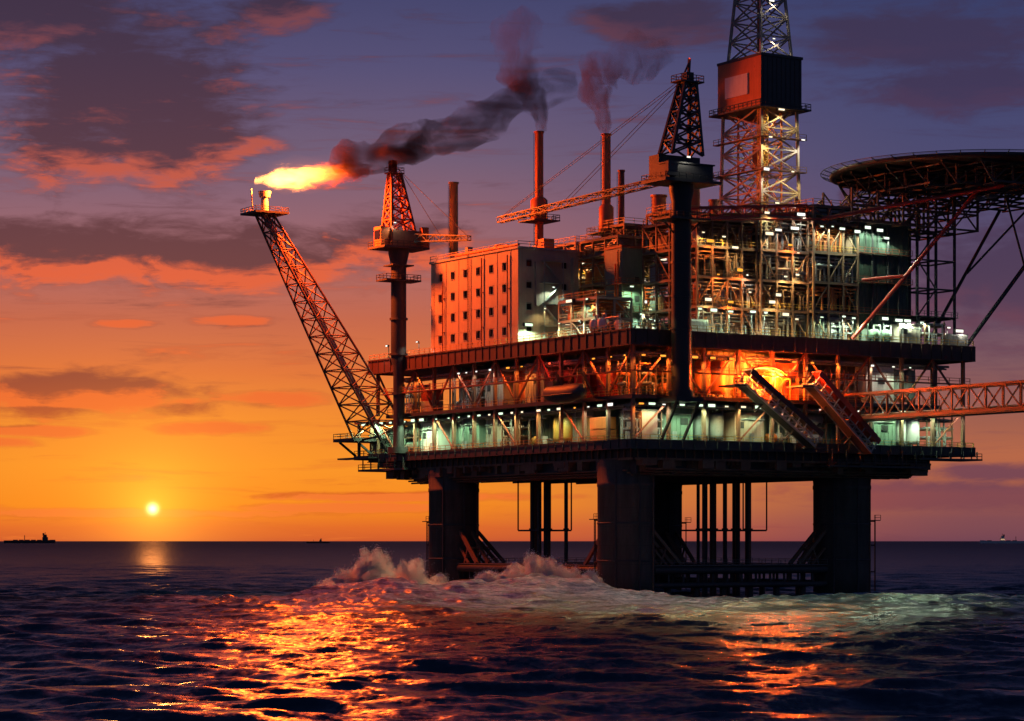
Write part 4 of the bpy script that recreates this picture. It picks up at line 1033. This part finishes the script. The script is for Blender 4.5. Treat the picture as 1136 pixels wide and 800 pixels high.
row([(u,v,z,k,'v',p) for u,v,z,k,p in ((23.5,33.1,72,'white',1100),(26,33.1,71.5,'yellow',1500),(29,33.1,72.2,'white',900),(22,51.2,76.6,'yellow',1800),(26,51.2,70.2,'yellow',1500),(31.5,33.1,76.4,'yellow',1500))], 'floodlight high above the module between block and black crane', 'upper floodlights between block and crane')
row([(u,v,z,k,'v',p) for u,v,z,k,p in ((22.0,4.6,79,'yellow',1800),(27.5,4.6,78.4,'yellow',1900),(30.5,4.6,76.2,'yellow',1500),(26,4.6,70.2,'orange',1800),(33.8,4.6,70.5,'white',1200),(34.5,4.6,66.8,'yellow',1400),(39,3.6,79.6,'yellow',1800),(41.5,3.6,80.6,'white',1300),(46,3.6,81.2,'white',1500),(43.5,3.6,70.6,'yellow',1700),(41.5,3.6,66.4,'yellow',1400),(47,3.6,76,'yellow',1500))], 'floodlight on the front of the brown process modules', 'process module floodlights')
row([(u,4.9 if u < 37 else 3.9,z,k,'v',p) for u,z,k,p in ((23.5,64.6,'yellow',1500),(32,71.4,'orange',1600),(24,77.2,'orange',1500),(29.5,64.4,'orange',1200),(40,64.8,'yellow',1500),(47,71.2,'yellow',1500),(45,77.6,'orange',1600),(38.6,84.2,'yellow',1600),(48,84.4,'white',1500))], 'warm lamp tucked between the floors of the brown process modules', 'process module inner lamps')
row([(u,2.2 if u < 63 else 4.0,z,k,'v',p) for u,z,k,p in ((52.5,82.0,'cool',1100),(55.5,82.2,'cool',1200),(58.2,81.8,'cool',900),(62.5,81.4,'cool',1600),(67,82.8,'cool',1500),(70.5,82.4,'cool',1300),(72.5,80.8,'cool',900)) ], 'cool white floodlight high under the left part of the helideck', 'floodlights under the helideck')
row([(53.4,23.2,97.2,'white','v',3000),(56.5,23.2,89.8,'yellow','v',3000),(61,23.2,97.3,'yellow','v',3500),(64.0,23.2,104.8,'white','v',3000),(58.5,24.2,111.4,'yellow','v',3200),(60,33,111.2,'yellow','v',3200),(54.6,23.2,104.7,'yellow','v',3500),(58.2,26.6,128,'white','v',1100),(58.6,28.0,137,'white','v',1100)], 'floodlight on the drilling derrick', 'derrick floodlights')
row([(-1.5,101.5,60.0,'white','u',600),(1.5,92.0,60.5,'white','u',900)], 'floodlight low beside the brown crane at the left end of the upper deck', 'left end upper deck floodlights', 57.25)

# ------------------------------------------------------------------ ships on the horizon
def ship(name, label, X, Y, L, rot, hullm, supm, house_at, holds, mast, lit=False):
    o = thing_w(name, label, 'ship', (X,Y,0), rot, 'ships on the horizon'); B = L*.15; D = L*.055
    st = [(-.5,.7),(-.46,.95),(-.3,1),(.3,1),(.42,.8),(.48,.35),(.5,.02)]
    vs = []
    for x, w in st:
        e = .25*D if x > .4 else 0
        vs += [(x*L,-w*B/2,D+e),(x*L,-w*B/2*.85,-6),(x*L,w*B/2*.85,-6),(x*L,w*B/2,D+e)]
    fs = []
    for i in range(len(st)-1):
        a = i*4; b = a+4
        fs += [(a,a+1,b+1,b),(a+1,a+2,b+2,b+1),(a+2,a+3,b+3,b+2),(a+3,a,b,b+3)]
    fs += [(3,2,1,0)]; MB().add(vs, fs).build('hull', M[hullm], o)
    x = house_at*L; s = L*.05
    MB().box((x-s,-B*.42,D+.01),(x+s,B*.42,D+s*1.3)).box((x-s*.8,-B*.34,D+s*1.302),(x+s*.6,B*.34,D+s*1.9)).box((x-s*.3,-B*.5,D+s*1.903),(x+s*.5,B*.5,D+s*2.3)).build('superstructure', M[supm], o)
    MB().box((x-s*1.0,-B*.12,D+s*1.91),(x-s*.35,B*.12,D+s*2.9)).build('funnel', M['primer'], o)
    MB().bar((mast*L,0,D),(mast*L,0,D+L*.10),L*.012).bar((x,0,D+s*2.3),(x,0,D+s*3.3),L*.009).build('mast', M['dark'], o)
    for k in range(holds):
        xx = -.32*L+k*(.7*L/holds)
        if abs(xx-x) > s*2: MB().box((xx,-B*.35,D+.01),(xx+.5*L/holds,B*.35,D+L*.014)).build('hatch', M['dark'], o)
    if lit:
        w = MB()
        pass
        for sg in (-1, 1):
            for k in range(5): y = sg*B*.42; MB().box((x-s*.9+k*s*.36,min(y+sg*.05,y+sg*.6),D+s*.35),(x-s*.68+k*s*.36,max(y+sg*.05,y+sg*.6),D+s*.95)).build('glow_panel', emis('ship_glow',(1.0,.62,.36),.75) if 'ship_glow' not in bpy.data.materials else bpy.data.materials['ship_glow'], o)  # glowing panels added to brighten the dim superstructure
    return o
ship('tanker_ship','long dark tanker silhouetted on the horizon at far left, left of the sun',(33-568)*13500/2800,13500,272,0.08,'dark','dark',.30,6,-.10)
ship('cargo_ship','small hazy cargo ship on the horizon between the sun and the platform',(353-568)*13800/2800,13800,128,PI+.1,'dark','brown',-.1,4,.2)
ship('supply_ship','pale lit supply ship on the horizon at far right behind the platform',(1112-568)*12800/2800,12800,225,PI-.1,'white','white',.0,5,-.3,True)

# ------------------------------------------------------------------ sea
def build_sea():
    rg = np.random.RandomState(12)
    d = [30.0]
    while d[-1] < 160: d.append(d[-1]+5)
    while d[-1] < 640: d.append(d[-1]+.8)
    st = .8
    while d[-1] < 3000: st *= 1.013; d.append(d[-1]+st)
    while d[-1] < 70000: st *= 1.09; d.append(d[-1]+st)
    d = np.array(d); nd = len(d)
    t = np.concatenate([-np.geomspace(4,.27,24), np.linspace(-.26,.26,600), np.geomspace(.27,4,24)]); nt = len(t)
    D, Tt = np.meshgrid(d, t, indexing='ij'); X = D*Tt; Y = D.copy()
    sp = np.gradient(d)[:,None]*np.ones((1,nt)); dx = np.gradient(t)[None,:]*D
    res = np.maximum(sp*.9, dx)
    Z = np.zeros_like(X); OX = np.zeros_like(X); OY = np.zeros_like(X)
    N = 110; lam = np.exp(rg.uniform(np.log(2.0), np.log(38), N))
    th = np.radians(-100)+rg.normal(0, .45, N); ph = rg.uniform(0, 6.283, N)
    for l, a, p in zip(lam, th, ph):
        k = 2*np.pi/l; s = .034*(1.0 if l < 9 else .5)*rg.uniform(.6,1.3); A = s/k
        w = np.clip((l/res-2.5)/2.5, 0, 1); w = w*w*(3-2*w)
        arg = k*(X*np.cos(a)+Y*np.sin(a))+p
        Z += A*w*np.cos(arg); OX -= .75*A*w*np.cos(a)*np.sin(arg); OY -= .75*A*w*np.sin(a)*np.sin(arg)
    # patchiness of the wind waves
    # breaking swell piling up in front of the columns
    xs = np.array([-140,-85,-70,-48,-36,-24,-13,-4,6,15,25,36,52,72,104,150,220]); hs = np.array([0,.4,1.2,1.6,3.2,5.0,4.3,4.9,6.1,4.8,2.4,1.3,1.5,2.1,1.7,1.0,0])
    H = np.interp(X, xs, hs)
    rag = np.zeros_like(X); lump = np.zeros_like(X)
    for l in (2.2,3.1,4.4,6.3,9,13):
        for q in range(4):
            a = rg.uniform(0,6.28); rag += (l/10)**.75*.9*np.sin(2*np.pi/l*(X*np.cos(a)+Y*np.sin(a)*.8)+rg.uniform(0,6.28))*.22
    yc = 507+4*np.sin(X/21.)+3*np.sin(X/9.+1)+np.where(X>45,(X-45)*.25,0)-np.where(X<-45,(-45-X)*.0,0)
    dy = Y-yc; prof = np.where(dy < 0, np.exp(-(dy/32.)**2), np.exp(-(dy/13.)**2))
    ridge = H*prof
    Z += ridge*(1+.07*rag)+prof*np.clip(H,0,1.5)*rag*.20
    # foam: on the front of the swell, with ragged limits, and round the columns
    foot = np.where(dy < 0, np.clip(1.25-(-dy/ (78+16*np.sin(X/14.)+10*np.sin(X/5.5+2)) ),0,1), np.clip(1.2-dy/34.,0,1))
    foam = foot*np.clip(H/1.3,0,1)*np.interp(X, [-75,-48,-34,22,40,60,110], [.5,.62,1,1,.66,.48,.42])
    for cu, cv, r in COLS.values():
        c = W(cu,cv); q = np.hypot(X-c.x, Y-c.y); foam = np.maximum(foam, np.clip(1.25-(q-r)/9.,0,1)*.9); Z += .9*np.exp(-((q-r)/5.)**2)*(1+.3*rag)
    V = np.stack([X+OX*1.0, Y+OY, Z], -1).reshape(-1,3).astype(np.float32)
    idx = np.arange(nd*nt).reshape(nd,nt)
    F = np.stack([idx[:-1,:-1], idx[:-1,1:], idx[1:,1:], idx[1:,:-1]], -1).reshape(-1,4).astype(np.int32)
    me = bpy.data.meshes.new('sea'); me.vertices.add(len(V)); me.vertices.foreach_set('co', V.ravel())
    me.loops.add(F.size); me.loops.foreach_set('vertex_index', F.ravel())
    me.polygons.add(len(F)); me.polygons.foreach_set('loop_start', np.arange(0,F.size,4,dtype=np.int32)); me.polygons.foreach_set('loop_total', np.full(len(F),4,dtype=np.int32))
    me.polygons.foreach_set('use_smooth', np.ones(len(F),dtype=bool)); me.update(calc_edges=True)
    at_ = me.attributes.new('foam','FLOAT','POINT'); at_.data.foreach_set('value', foam.ravel().astype(np.float32))
    rough = np.clip((np.log(D)-np.log(300))/(np.log(6000)-np.log(300)),0,1)
    at_ = me.attributes.new('chop','FLOAT','POINT'); at_.data.foreach_set('value', rough.ravel().astype(np.float32))
    o = bpy.data.objects.new('sea', me); COL.objects.link(o); o['kind'] = 'structure'
    m, T, out = newmat('sea_water')
    p = T.new('ShaderNodeTexCoord').outputs['Object']
    fo = T.new('ShaderNodeAttribute', attribute_name='foam').outputs['Fac']; ch = T.new('ShaderNodeAttribute', attribute_name='chop').outputs['Fac']
    geo = T.new('ShaderNodeNewGeometry').outputs['Normal']
    rip = T.noise(T.vm('MULTIPLY', p, (.9,.75,.9)), 1.3, 3, .6, 0, 1)
    far = T.noise(T.vm('MULTIPLY', p, (.12,.10,.1)), 1.0, 5, .7, 0, 1)
    rv = T.vm('ADD', T.vm('SCALE', T.vm('SUBTRACT', rip, (.5,.5,.5))), (0,0,0)); T.put(rv.node.inputs[0].links[0].from_node.inputs['Scale'], .58)
    fv = T.vm('SCALE', T.vm('SUBTRACT', far, (.5,.5,.5))); T.put(fv.node.inputs['Scale'], T.m('MULTIPLY', ch, .75))
    nv = T.vm('NORMALIZE', T.vm('ADD', geo, T.vm('MULTIPLY', T.vm('ADD', rv, fv), (1,1,0))))
    w = T.new('ShaderNodeBsdfPrincipled'); w.inputs['Base Color'].default_value = (.012,.036,.062,1); w.inputs['IOR'].default_value = 1.333; w.inputs['Specular IOR Level'].default_value = .24
    T.put(w.inputs['Roughness'], T.m('MULTIPLY_ADD', ch, .24, .245)); T.put(w.inputs['Normal'], nv)
    sx_, sy_, sz_ = T.sep(p); fl_ = T.xyz(T.m('MULTIPLY_ADD', sz_, 1.2, sx_), sy_, T.m('MULTIPLY', sz_, 2.0))
    f1 = T.noise(T.vm('MULTIPLY', fl_, (.13,.11,.3)), 1.0, 7, .70, 1.6); f2 = T.noise(T.vm('MULTIPLY', fl_, (.55,.5,1.1)), 1.0, 6, .75, .8)
    f3 = T.noise(T.vm('MULTIPLY', fl_, (.06,.30,.9)), 1.0, 6, .68, .9)
    fm = T.m('ADD', T.m('ADD', T.m('MULTIPLY', f1, .34), T.m('MULTIPLY', f2, .26)), T.m('MULTIPLY', f3, .40))
    f2 = T.m('ADD', T.m('MULTIPLY', f2, .5), T.m('MULTIPLY', f3, .5))
    mask = T.mr(T.m('ADD', fm, T.m('MULTIPLY', fo, .27)), .60, .78); mask = T.m('MULTIPLY', mask, T.mr(fo, .02, .2))
    fb_ = T.new('ShaderNodeBsdfPrincipled'); fb_.inputs['Roughness'].default_value = .8
    T.put(fb_.inputs['Base Color'], T.ramp(f2, [(.38,(.05,.08,.15,1)),(.50,(.27,.37,.58,1)),(.62,(.78,.86,.98,1))]))
    bp = T.new('ShaderNodeBump'); bp.inputs['Strength'].default_value = 1.0; bp.inputs['Distance'].default_value = 1.6; T.put(bp.inputs['Height'], fm); T.put(fb_.inputs['Normal'], bp.outputs[0])
    mx = T.new('ShaderNodeMixShader'); T.put(mx.inputs[0], T.m('MULTIPLY', mask, .86)); T.l.new(w.outputs[0], mx.inputs[1]); T.l.new(fb_.outputs[0], mx.inputs[2])
    T.l.new(mx.outputs[0], out.inputs[0]); me.materials.append(m)
build_sea()

# ------------------------------------------------------------------ spray thrown up by the breaking swell
def spray_mat(dens):
    m, T, out = newmat('sea_spray_mist'); p = T.new('ShaderNodeTexCoord').outputs['Object']
    n = T.noise(T.vm('MULTIPLY', p, (1.3,1.1,.5)), .46, 8, .75, 1.6); z = T.sep(p)[2]
    pv = T.new('ShaderNodeVolumePrincipled'); pv.inputs['Color'].default_value = (.985,.985,.99,1); pv.inputs['Anisotropy'].default_value = .35
    T.put(pv.inputs['Density'], T.m('MULTIPLY', T.mr(T.m('SUBTRACT', n, T.m('MULTIPLY', z, .006)), .36, .58), dens)); T.l.new(pv.outputs[0], out.inputs['Volume']); return m
SPM = spray_mat(.75)
def drops(name, lab, cat, centre, peaks, seed, n):
    """mist body plus droplets, thrown up at several peaks"""
    rg = random.Random(seed); m = MB()
    body = bpy.data.objects.new(name, None); COL.objects.link(body); body.location = centre; tag(body, lab, cat, 'spray bursts')
    for (x, y, w, h, lean) in peaks:
        pts = [(x+lean*h*t*t, y+rg.uniform(-.6,.6), -2+(h+2)*t) for t in (0,.25,.5,.75,1)]
        blobtube(pts, [w*1.5,w*1.3,w*1.05,w*.7,w*.2], 20, 5, .26, rg.randint(1,999), .8).build('mist', SPM, body)
    vs = []; fs = []
    for i in range(n):
        x, y, w, h, lean = rg.choice(peaks); t = rg.random()**1.3
        a = rg.uniform(0,6.28); q = w*(1.35-t*.85)*abs(rg.gauss(0,.62))
        c = Vector((x+lean*h*t*t*1.05+q*math.cos(a), y+q*math.sin(a), -1+(h*1.02+1)*t+rg.gauss(0,.5))); s = rg.uniform(.04,.12)*(1.5 if rg.random() < .08 else 1)
        k = len(vs); vs += [c+Vector((s,0,-s*.6)), c+Vector((-s,0,-s*.6)), c+Vector((0,s,s*.6)), c+Vector((0,-s,s*.6))]; fs += [(k,k+2,k+3),(k+1,k+3,k+2),(k,k+1,k+2),(k,k+3,k+1)]
    m.add(vs, fs, True); m.build('droplets', DROP, body, kind='stuff'); return body
mdr, T_d, o_d = newmat('spray_droplets'); b_ = T_d.new('ShaderNodeBsdfPrincipled'); b_.inputs['Base Color'].default_value = (.8,.82,.86,1); b_.inputs['Roughness'].default_value = .5; T_d.l.new(b_.outputs[0], o_d.inputs[0]); DROP = mdr
def burst(seed, env, n, wr):
    """random lobes under a height envelope [(x, height), ...]"""
    rg = random.Random(seed); xs = [e[0] for e in env]; out = []
    for i in range(n):
        x = rg.uniform(xs[0], xs[-1]); h = float(np.interp(x, xs, [e[1] for e in env]))*rg.uniform(.6,1.08); w = rg.uniform(*wr)
        out.append((x, rg.uniform(-2.2,2.2), w, max(h,1.6), rg.uniform(-.25,.3)+.02*(x-(xs[0]+xs[-1])/2)))
    return out
c1 = at(424,650,548); c1.z = 2.4
drops('sea_spray','orange lit spray bursting up left of the left column','spray',c1,burst(31,[(-13,1.6),(-8,4.2),(-4,7.6),(-1.5,9.4),(2,8.2),(4.5,7.6),(8,5.6),(13,2.2)],34,(1.8,3.3)),31,34000)
c2 = at(598,640,520); c2.z = 4.4
drops('sea_spray','grey spray bursting up below the deck between left and front columns','spray',c2,burst(32,[(-12,1.6),(-5,3.8),(-1,6.2),(.3,7.4),(2,5.6),(6,3.4),(11,1.6)],26,(1.5,2.8)),32,28000)

# ------------------------------------------------------------------ sky
AZS, ELS = (172-568)/48.87, .72
wd = bpy.data.worlds.new('World'); SC.world = wd; wd.use_nodes = True
T = NT(wd.node_tree); T.n.clear()
wo = T.new('ShaderNodeOutputWorld'); bg = T.new('ShaderNodeBackground'); T.l.new(bg.outputs[0], wo.inputs[0])
dv = T.new('ShaderNodeTexCoord').outputs['Generated']; dx_, dy_, dz_ = T.sep(dv)
az = T.m('MULTIPLY', T.m('ARCTAN2', dx_, dy_), 57.2958); el = T.m('MULTIPLY', T.m('ARCSINE', dz_), 57.2958)
elw = T.m('POWER', T.m('DIVIDE', T.m('MAXIMUM', el, 0.0), 60.0), .5)     # stretched so the ramp has room near the horizon
RS = lambda L: [((e/60)**.5, lin(*c)) for e, c in L]
sunside = T.ramp(elw, RS([(0,(205,88,48)),(.30,(228,108,42)),(.8,(249,139,32)),(1.7,(250,149,42)),(2.8,(243,140,50)),(3.8,(226,118,60)),(5.0,(198,104,78)),(6.6,(160,104,110)),(8.6,(114,94,120)),(10.6,(84,80,120)),(13,(56,63,106)),(22,(20,32,64)),(60,(17,20,40))]))
offside = T.ramp(elw, RS([(0,(112,68,84)),(.5,(132,78,84)),(1.2,(160,90,76)),(1.9,(186,106,74)),(2.7,(160,96,80)),(4,(126,88,96)),(5.6,(102,80,104)),(7.5,(80,76,114)),(10,(66,71,114)),(13,(48,59,104)),(22,(19,31,62)),(60,(17,20,40))]))
daz = T.m('ABSOLUTE', T.m('SUBTRACT', az, AZS))
fs_ = T.mr(daz, 5.5, 19.0, 1.0, 0.0)
sky = T.mix(fs_, offside, sunside)
# clouds: placed banks with ragged fractal edges
def cpos(e): return T.xyz(az, T.m('MULTIPLY', e, 1.0), 0.0)
BL_ = [(-8.9,9.8,2.9,1.8),(-7.8,9.0,2.0,1.1),(-11.4,11.6,3.2,1.3),(-5.4,11.8,1.0,.4),(-9.2,6.4,5.6,.75),(-6.4,6.1,2.4,.5),(-2.9,6.75,1.5,.6),(-9.5,3.25,2.5,.5),(-5.5,3.2,1.0,.2),(-6.8,2.55,1.1,.15),(-10.9,2.45,1.4,.12),
       (9.4,11.2,2.8,.7),(10.2,10.0,2.6,.5),(11.2,5.8,2.2,1.4),(9.8,1.05,3.2,.3),(11.2,1.5,2.0,.2),(-8.6,.62,3.4,.09),(-3.8,.75,2.6,.10),(-11.6,2.2,.9,.12),(3.4,11.6,1.6,.5),(-6.3,4.95,.8,.13),(-8.8,4.85,.6,.1),(-2.4,1.0,3.0,.10),(7.6,7.7,.2,.2)]
def density(e):
    p = cpos(e)
    n = T.noise(T.vm('MULTIPLY', p, (.42,1.0,1)), 1.0, 6, .56, .4)
    nb = T.noise(T.vm('MULTIPLY', p, (.8,3.2,1)), 1.0, 7, .64, .5)
    nn = T.m('ADD', T.m('MULTIPLY', T.m('SUBTRACT', n, .5), 2.0), T.m('MULTIPLY', T.m('SUBTRACT', nb, .5), 1.5))
    acc = None
    for (a, b, ra, rb) in BL_:
        q = T.vm('LENGTH', T.vm('MULTIPLY_ADD', p, (1/ra,1/rb,0), (-a/ra,-b/rb,0)), out=1)
        q = T.m('SUBTRACT', 1.22, q); acc = q if acc is None else T.m('MAXIMUM', acc, q)
    acc = T.m('MAXIMUM', acc, -.75)
    # loose thin streaks everywhere in the band above the horizon
    s = T.noise(T.vm('MULTIPLY', p, (.20,2.3,1)), 1.0, 7, .66, .5)
    s = T.m('MULTIPLY', T.mr(s, .52, .74), .8)
    return T.m('MAXIMUM', T.mr(T.m('ADD', acc, nn), -.25, .6), s)
d0 = density(el); d1 = density(T.m('SUBTRACT', el, .42))
ccol_s = T.ramp(elw, RS([(0,(188,72,42)),(1.2,(212,92,36)),(2.6,(190,84,46)),(3.6,(148,70,56)),(5.5,(106,60,64)),(8,(86,53,66)),(11,(64,48,70)),(16,(40,36,60)),(60,(18,20,38))]))
ccol_o = T.ramp(elw, RS([(0,(100,62,80)),(1.2,(118,70,84)),(3,(110,70,88)),(6,(76,58,86)),(9,(64,54,88)),(12,(60,52,84)),(16,(34,34,60)),(60,(17,20,38))]))
ccol = T.mix(fs_, ccol_o, ccol_s)
rim = T.m('MULTIPLY', T.m('MAXIMUM', T.m('SUBTRACT', d0, d1), 0.0), T.m('MULTIPLY', T.mr(daz, 3.0, 15.0, 1.0, .04), T.mr(el, 7.0, 12.0, 1.0, .38)))
rimc = T.ramp(elw, RS([(0,(250,130,50)),(3,(240,110,50)),(6,(230,98,62)),(9,(186,86,72)),(13,(125,72,84)),(60,(60,40,50))]))
ccol = T.mix(T.m('MULTIPLY', rim, 1.6, clamp=True), ccol, rimc)
sky = T.mix(T.m('MULTIPLY', d0, .93), sky, ccol)
# the low sun and the glow round it
sd = T.m('SQRT', T.m('ADD', T.m('POWER', T.m('SUBTRACT', az, AZS), 2.0), T.m('POWER', T.m('SUBTRACT', el, ELS), 2.0)))
g1 = T.m('EXPONENT', T.m('MULTIPLY', sd, -1.2)); g2 = T.m('EXPONENT', T.m('MULTIPLY', sd, -.42))
def addc(base, fac, col):
    n = T.vm('SCALE', col); T.put(n.node.inputs['Scale'], fac); return T.vm('ADD', base, n)
sky = addc(sky, T.m('MULTIPLY', g1, .95), (1.0,.46,.035)); sky = addc(sky, T.m('MULTIPLY', g2, .10), (1.0,.34,.04))
sky = addc(sky, T.m('MULTIPLY', T.m('EXPONENT', T.m('MULTIPLY', T.m('POWER', T.m('DIVIDE', sd, .10), 2.0), -1.0)), 3.6), (1.0,.72,.30))
# physical twilight sky as a thin base under the colours above
ns = T.new('ShaderNodeTexSky', sky_type='NISHITA'); ns.sun_disc = False; ns.sun_elevation = math.radians(ELS); ns.sun_rotation = math.radians(AZS); ns.dust_density = 2.0
nsc = T.vm('SCALE', ns.outputs[0]); T.put(nsc.node.inputs['Scale'], .05)
sky = T.mix(.04, sky, nsc)
# darker night side behind the camera, and dark below the horizon
sk = T.mix(T.mr(daz, 28.0, 110.0), sky, T.ramp(T.m('DIVIDE', T.m('MAXIMUM', el, 0.0), 90.0), [(0,(.042,.056,.115,1)),(.3,(.026,.044,.115,1)),(1,(.009,.014,.04,1))]))
sky = T.mix(T.mr(el, -.12, .0, 1.0, 0.0), sk, (.008,.009,.016,1))
T.put(bg.inputs[0], sky); bg.inputs[1].default_value = 1.0

sun = bpy.data.lights.new('sun', 'SUN'); sun.energy = .08; sun.angle = math.radians(.5); sun.color = (1,.30,.06)
so = bpy.data.objects.new('sun', sun); COL.objects.link(so)
sdir = Vector((math.sin(math.radians(AZS))*math.cos(math.radians(1.0)), math.cos(math.radians(AZS))*math.cos(math.radians(1.0)), math.sin(math.radians(1.0))))
so.rotation_euler = (-sdir).to_track_quat('-Z','Y').to_euler()

# ------------------------------------------------------------------ camera and render
cd = bpy.data.cameras.new('camera'); cam = bpy.data.objects.new('camera', cd); COL.objects.link(cam); SC.camera = cam
cam.location = (0,0,13); cam.rotation_euler = (PI/2,0,0); cd.sensor_width = 36; cd.lens = 2800/1136*36
cd.shift_y = 200/1136; cd.clip_start = 1; cd.clip_end = 200000
SC.view_settings.view_transform = 'Standard'; SC.view_settings.look = 'None'; SC.view_settings.exposure = 0; SC.view_settings.gamma = 1
cy = SC.cycles; cy.max_bounces = 6; cy.diffuse_bounces = 2; cy.glossy_bounces = 3; cy.transmission_bounces = 2; cy.volume_bounces = 3; cy.transparent_max_bounces = 8
cy.sample_clamp_indirect = 4.0; cy.volume_step_rate = 2.0; cy.volume_max_steps = 256; cy.use_denoising = True
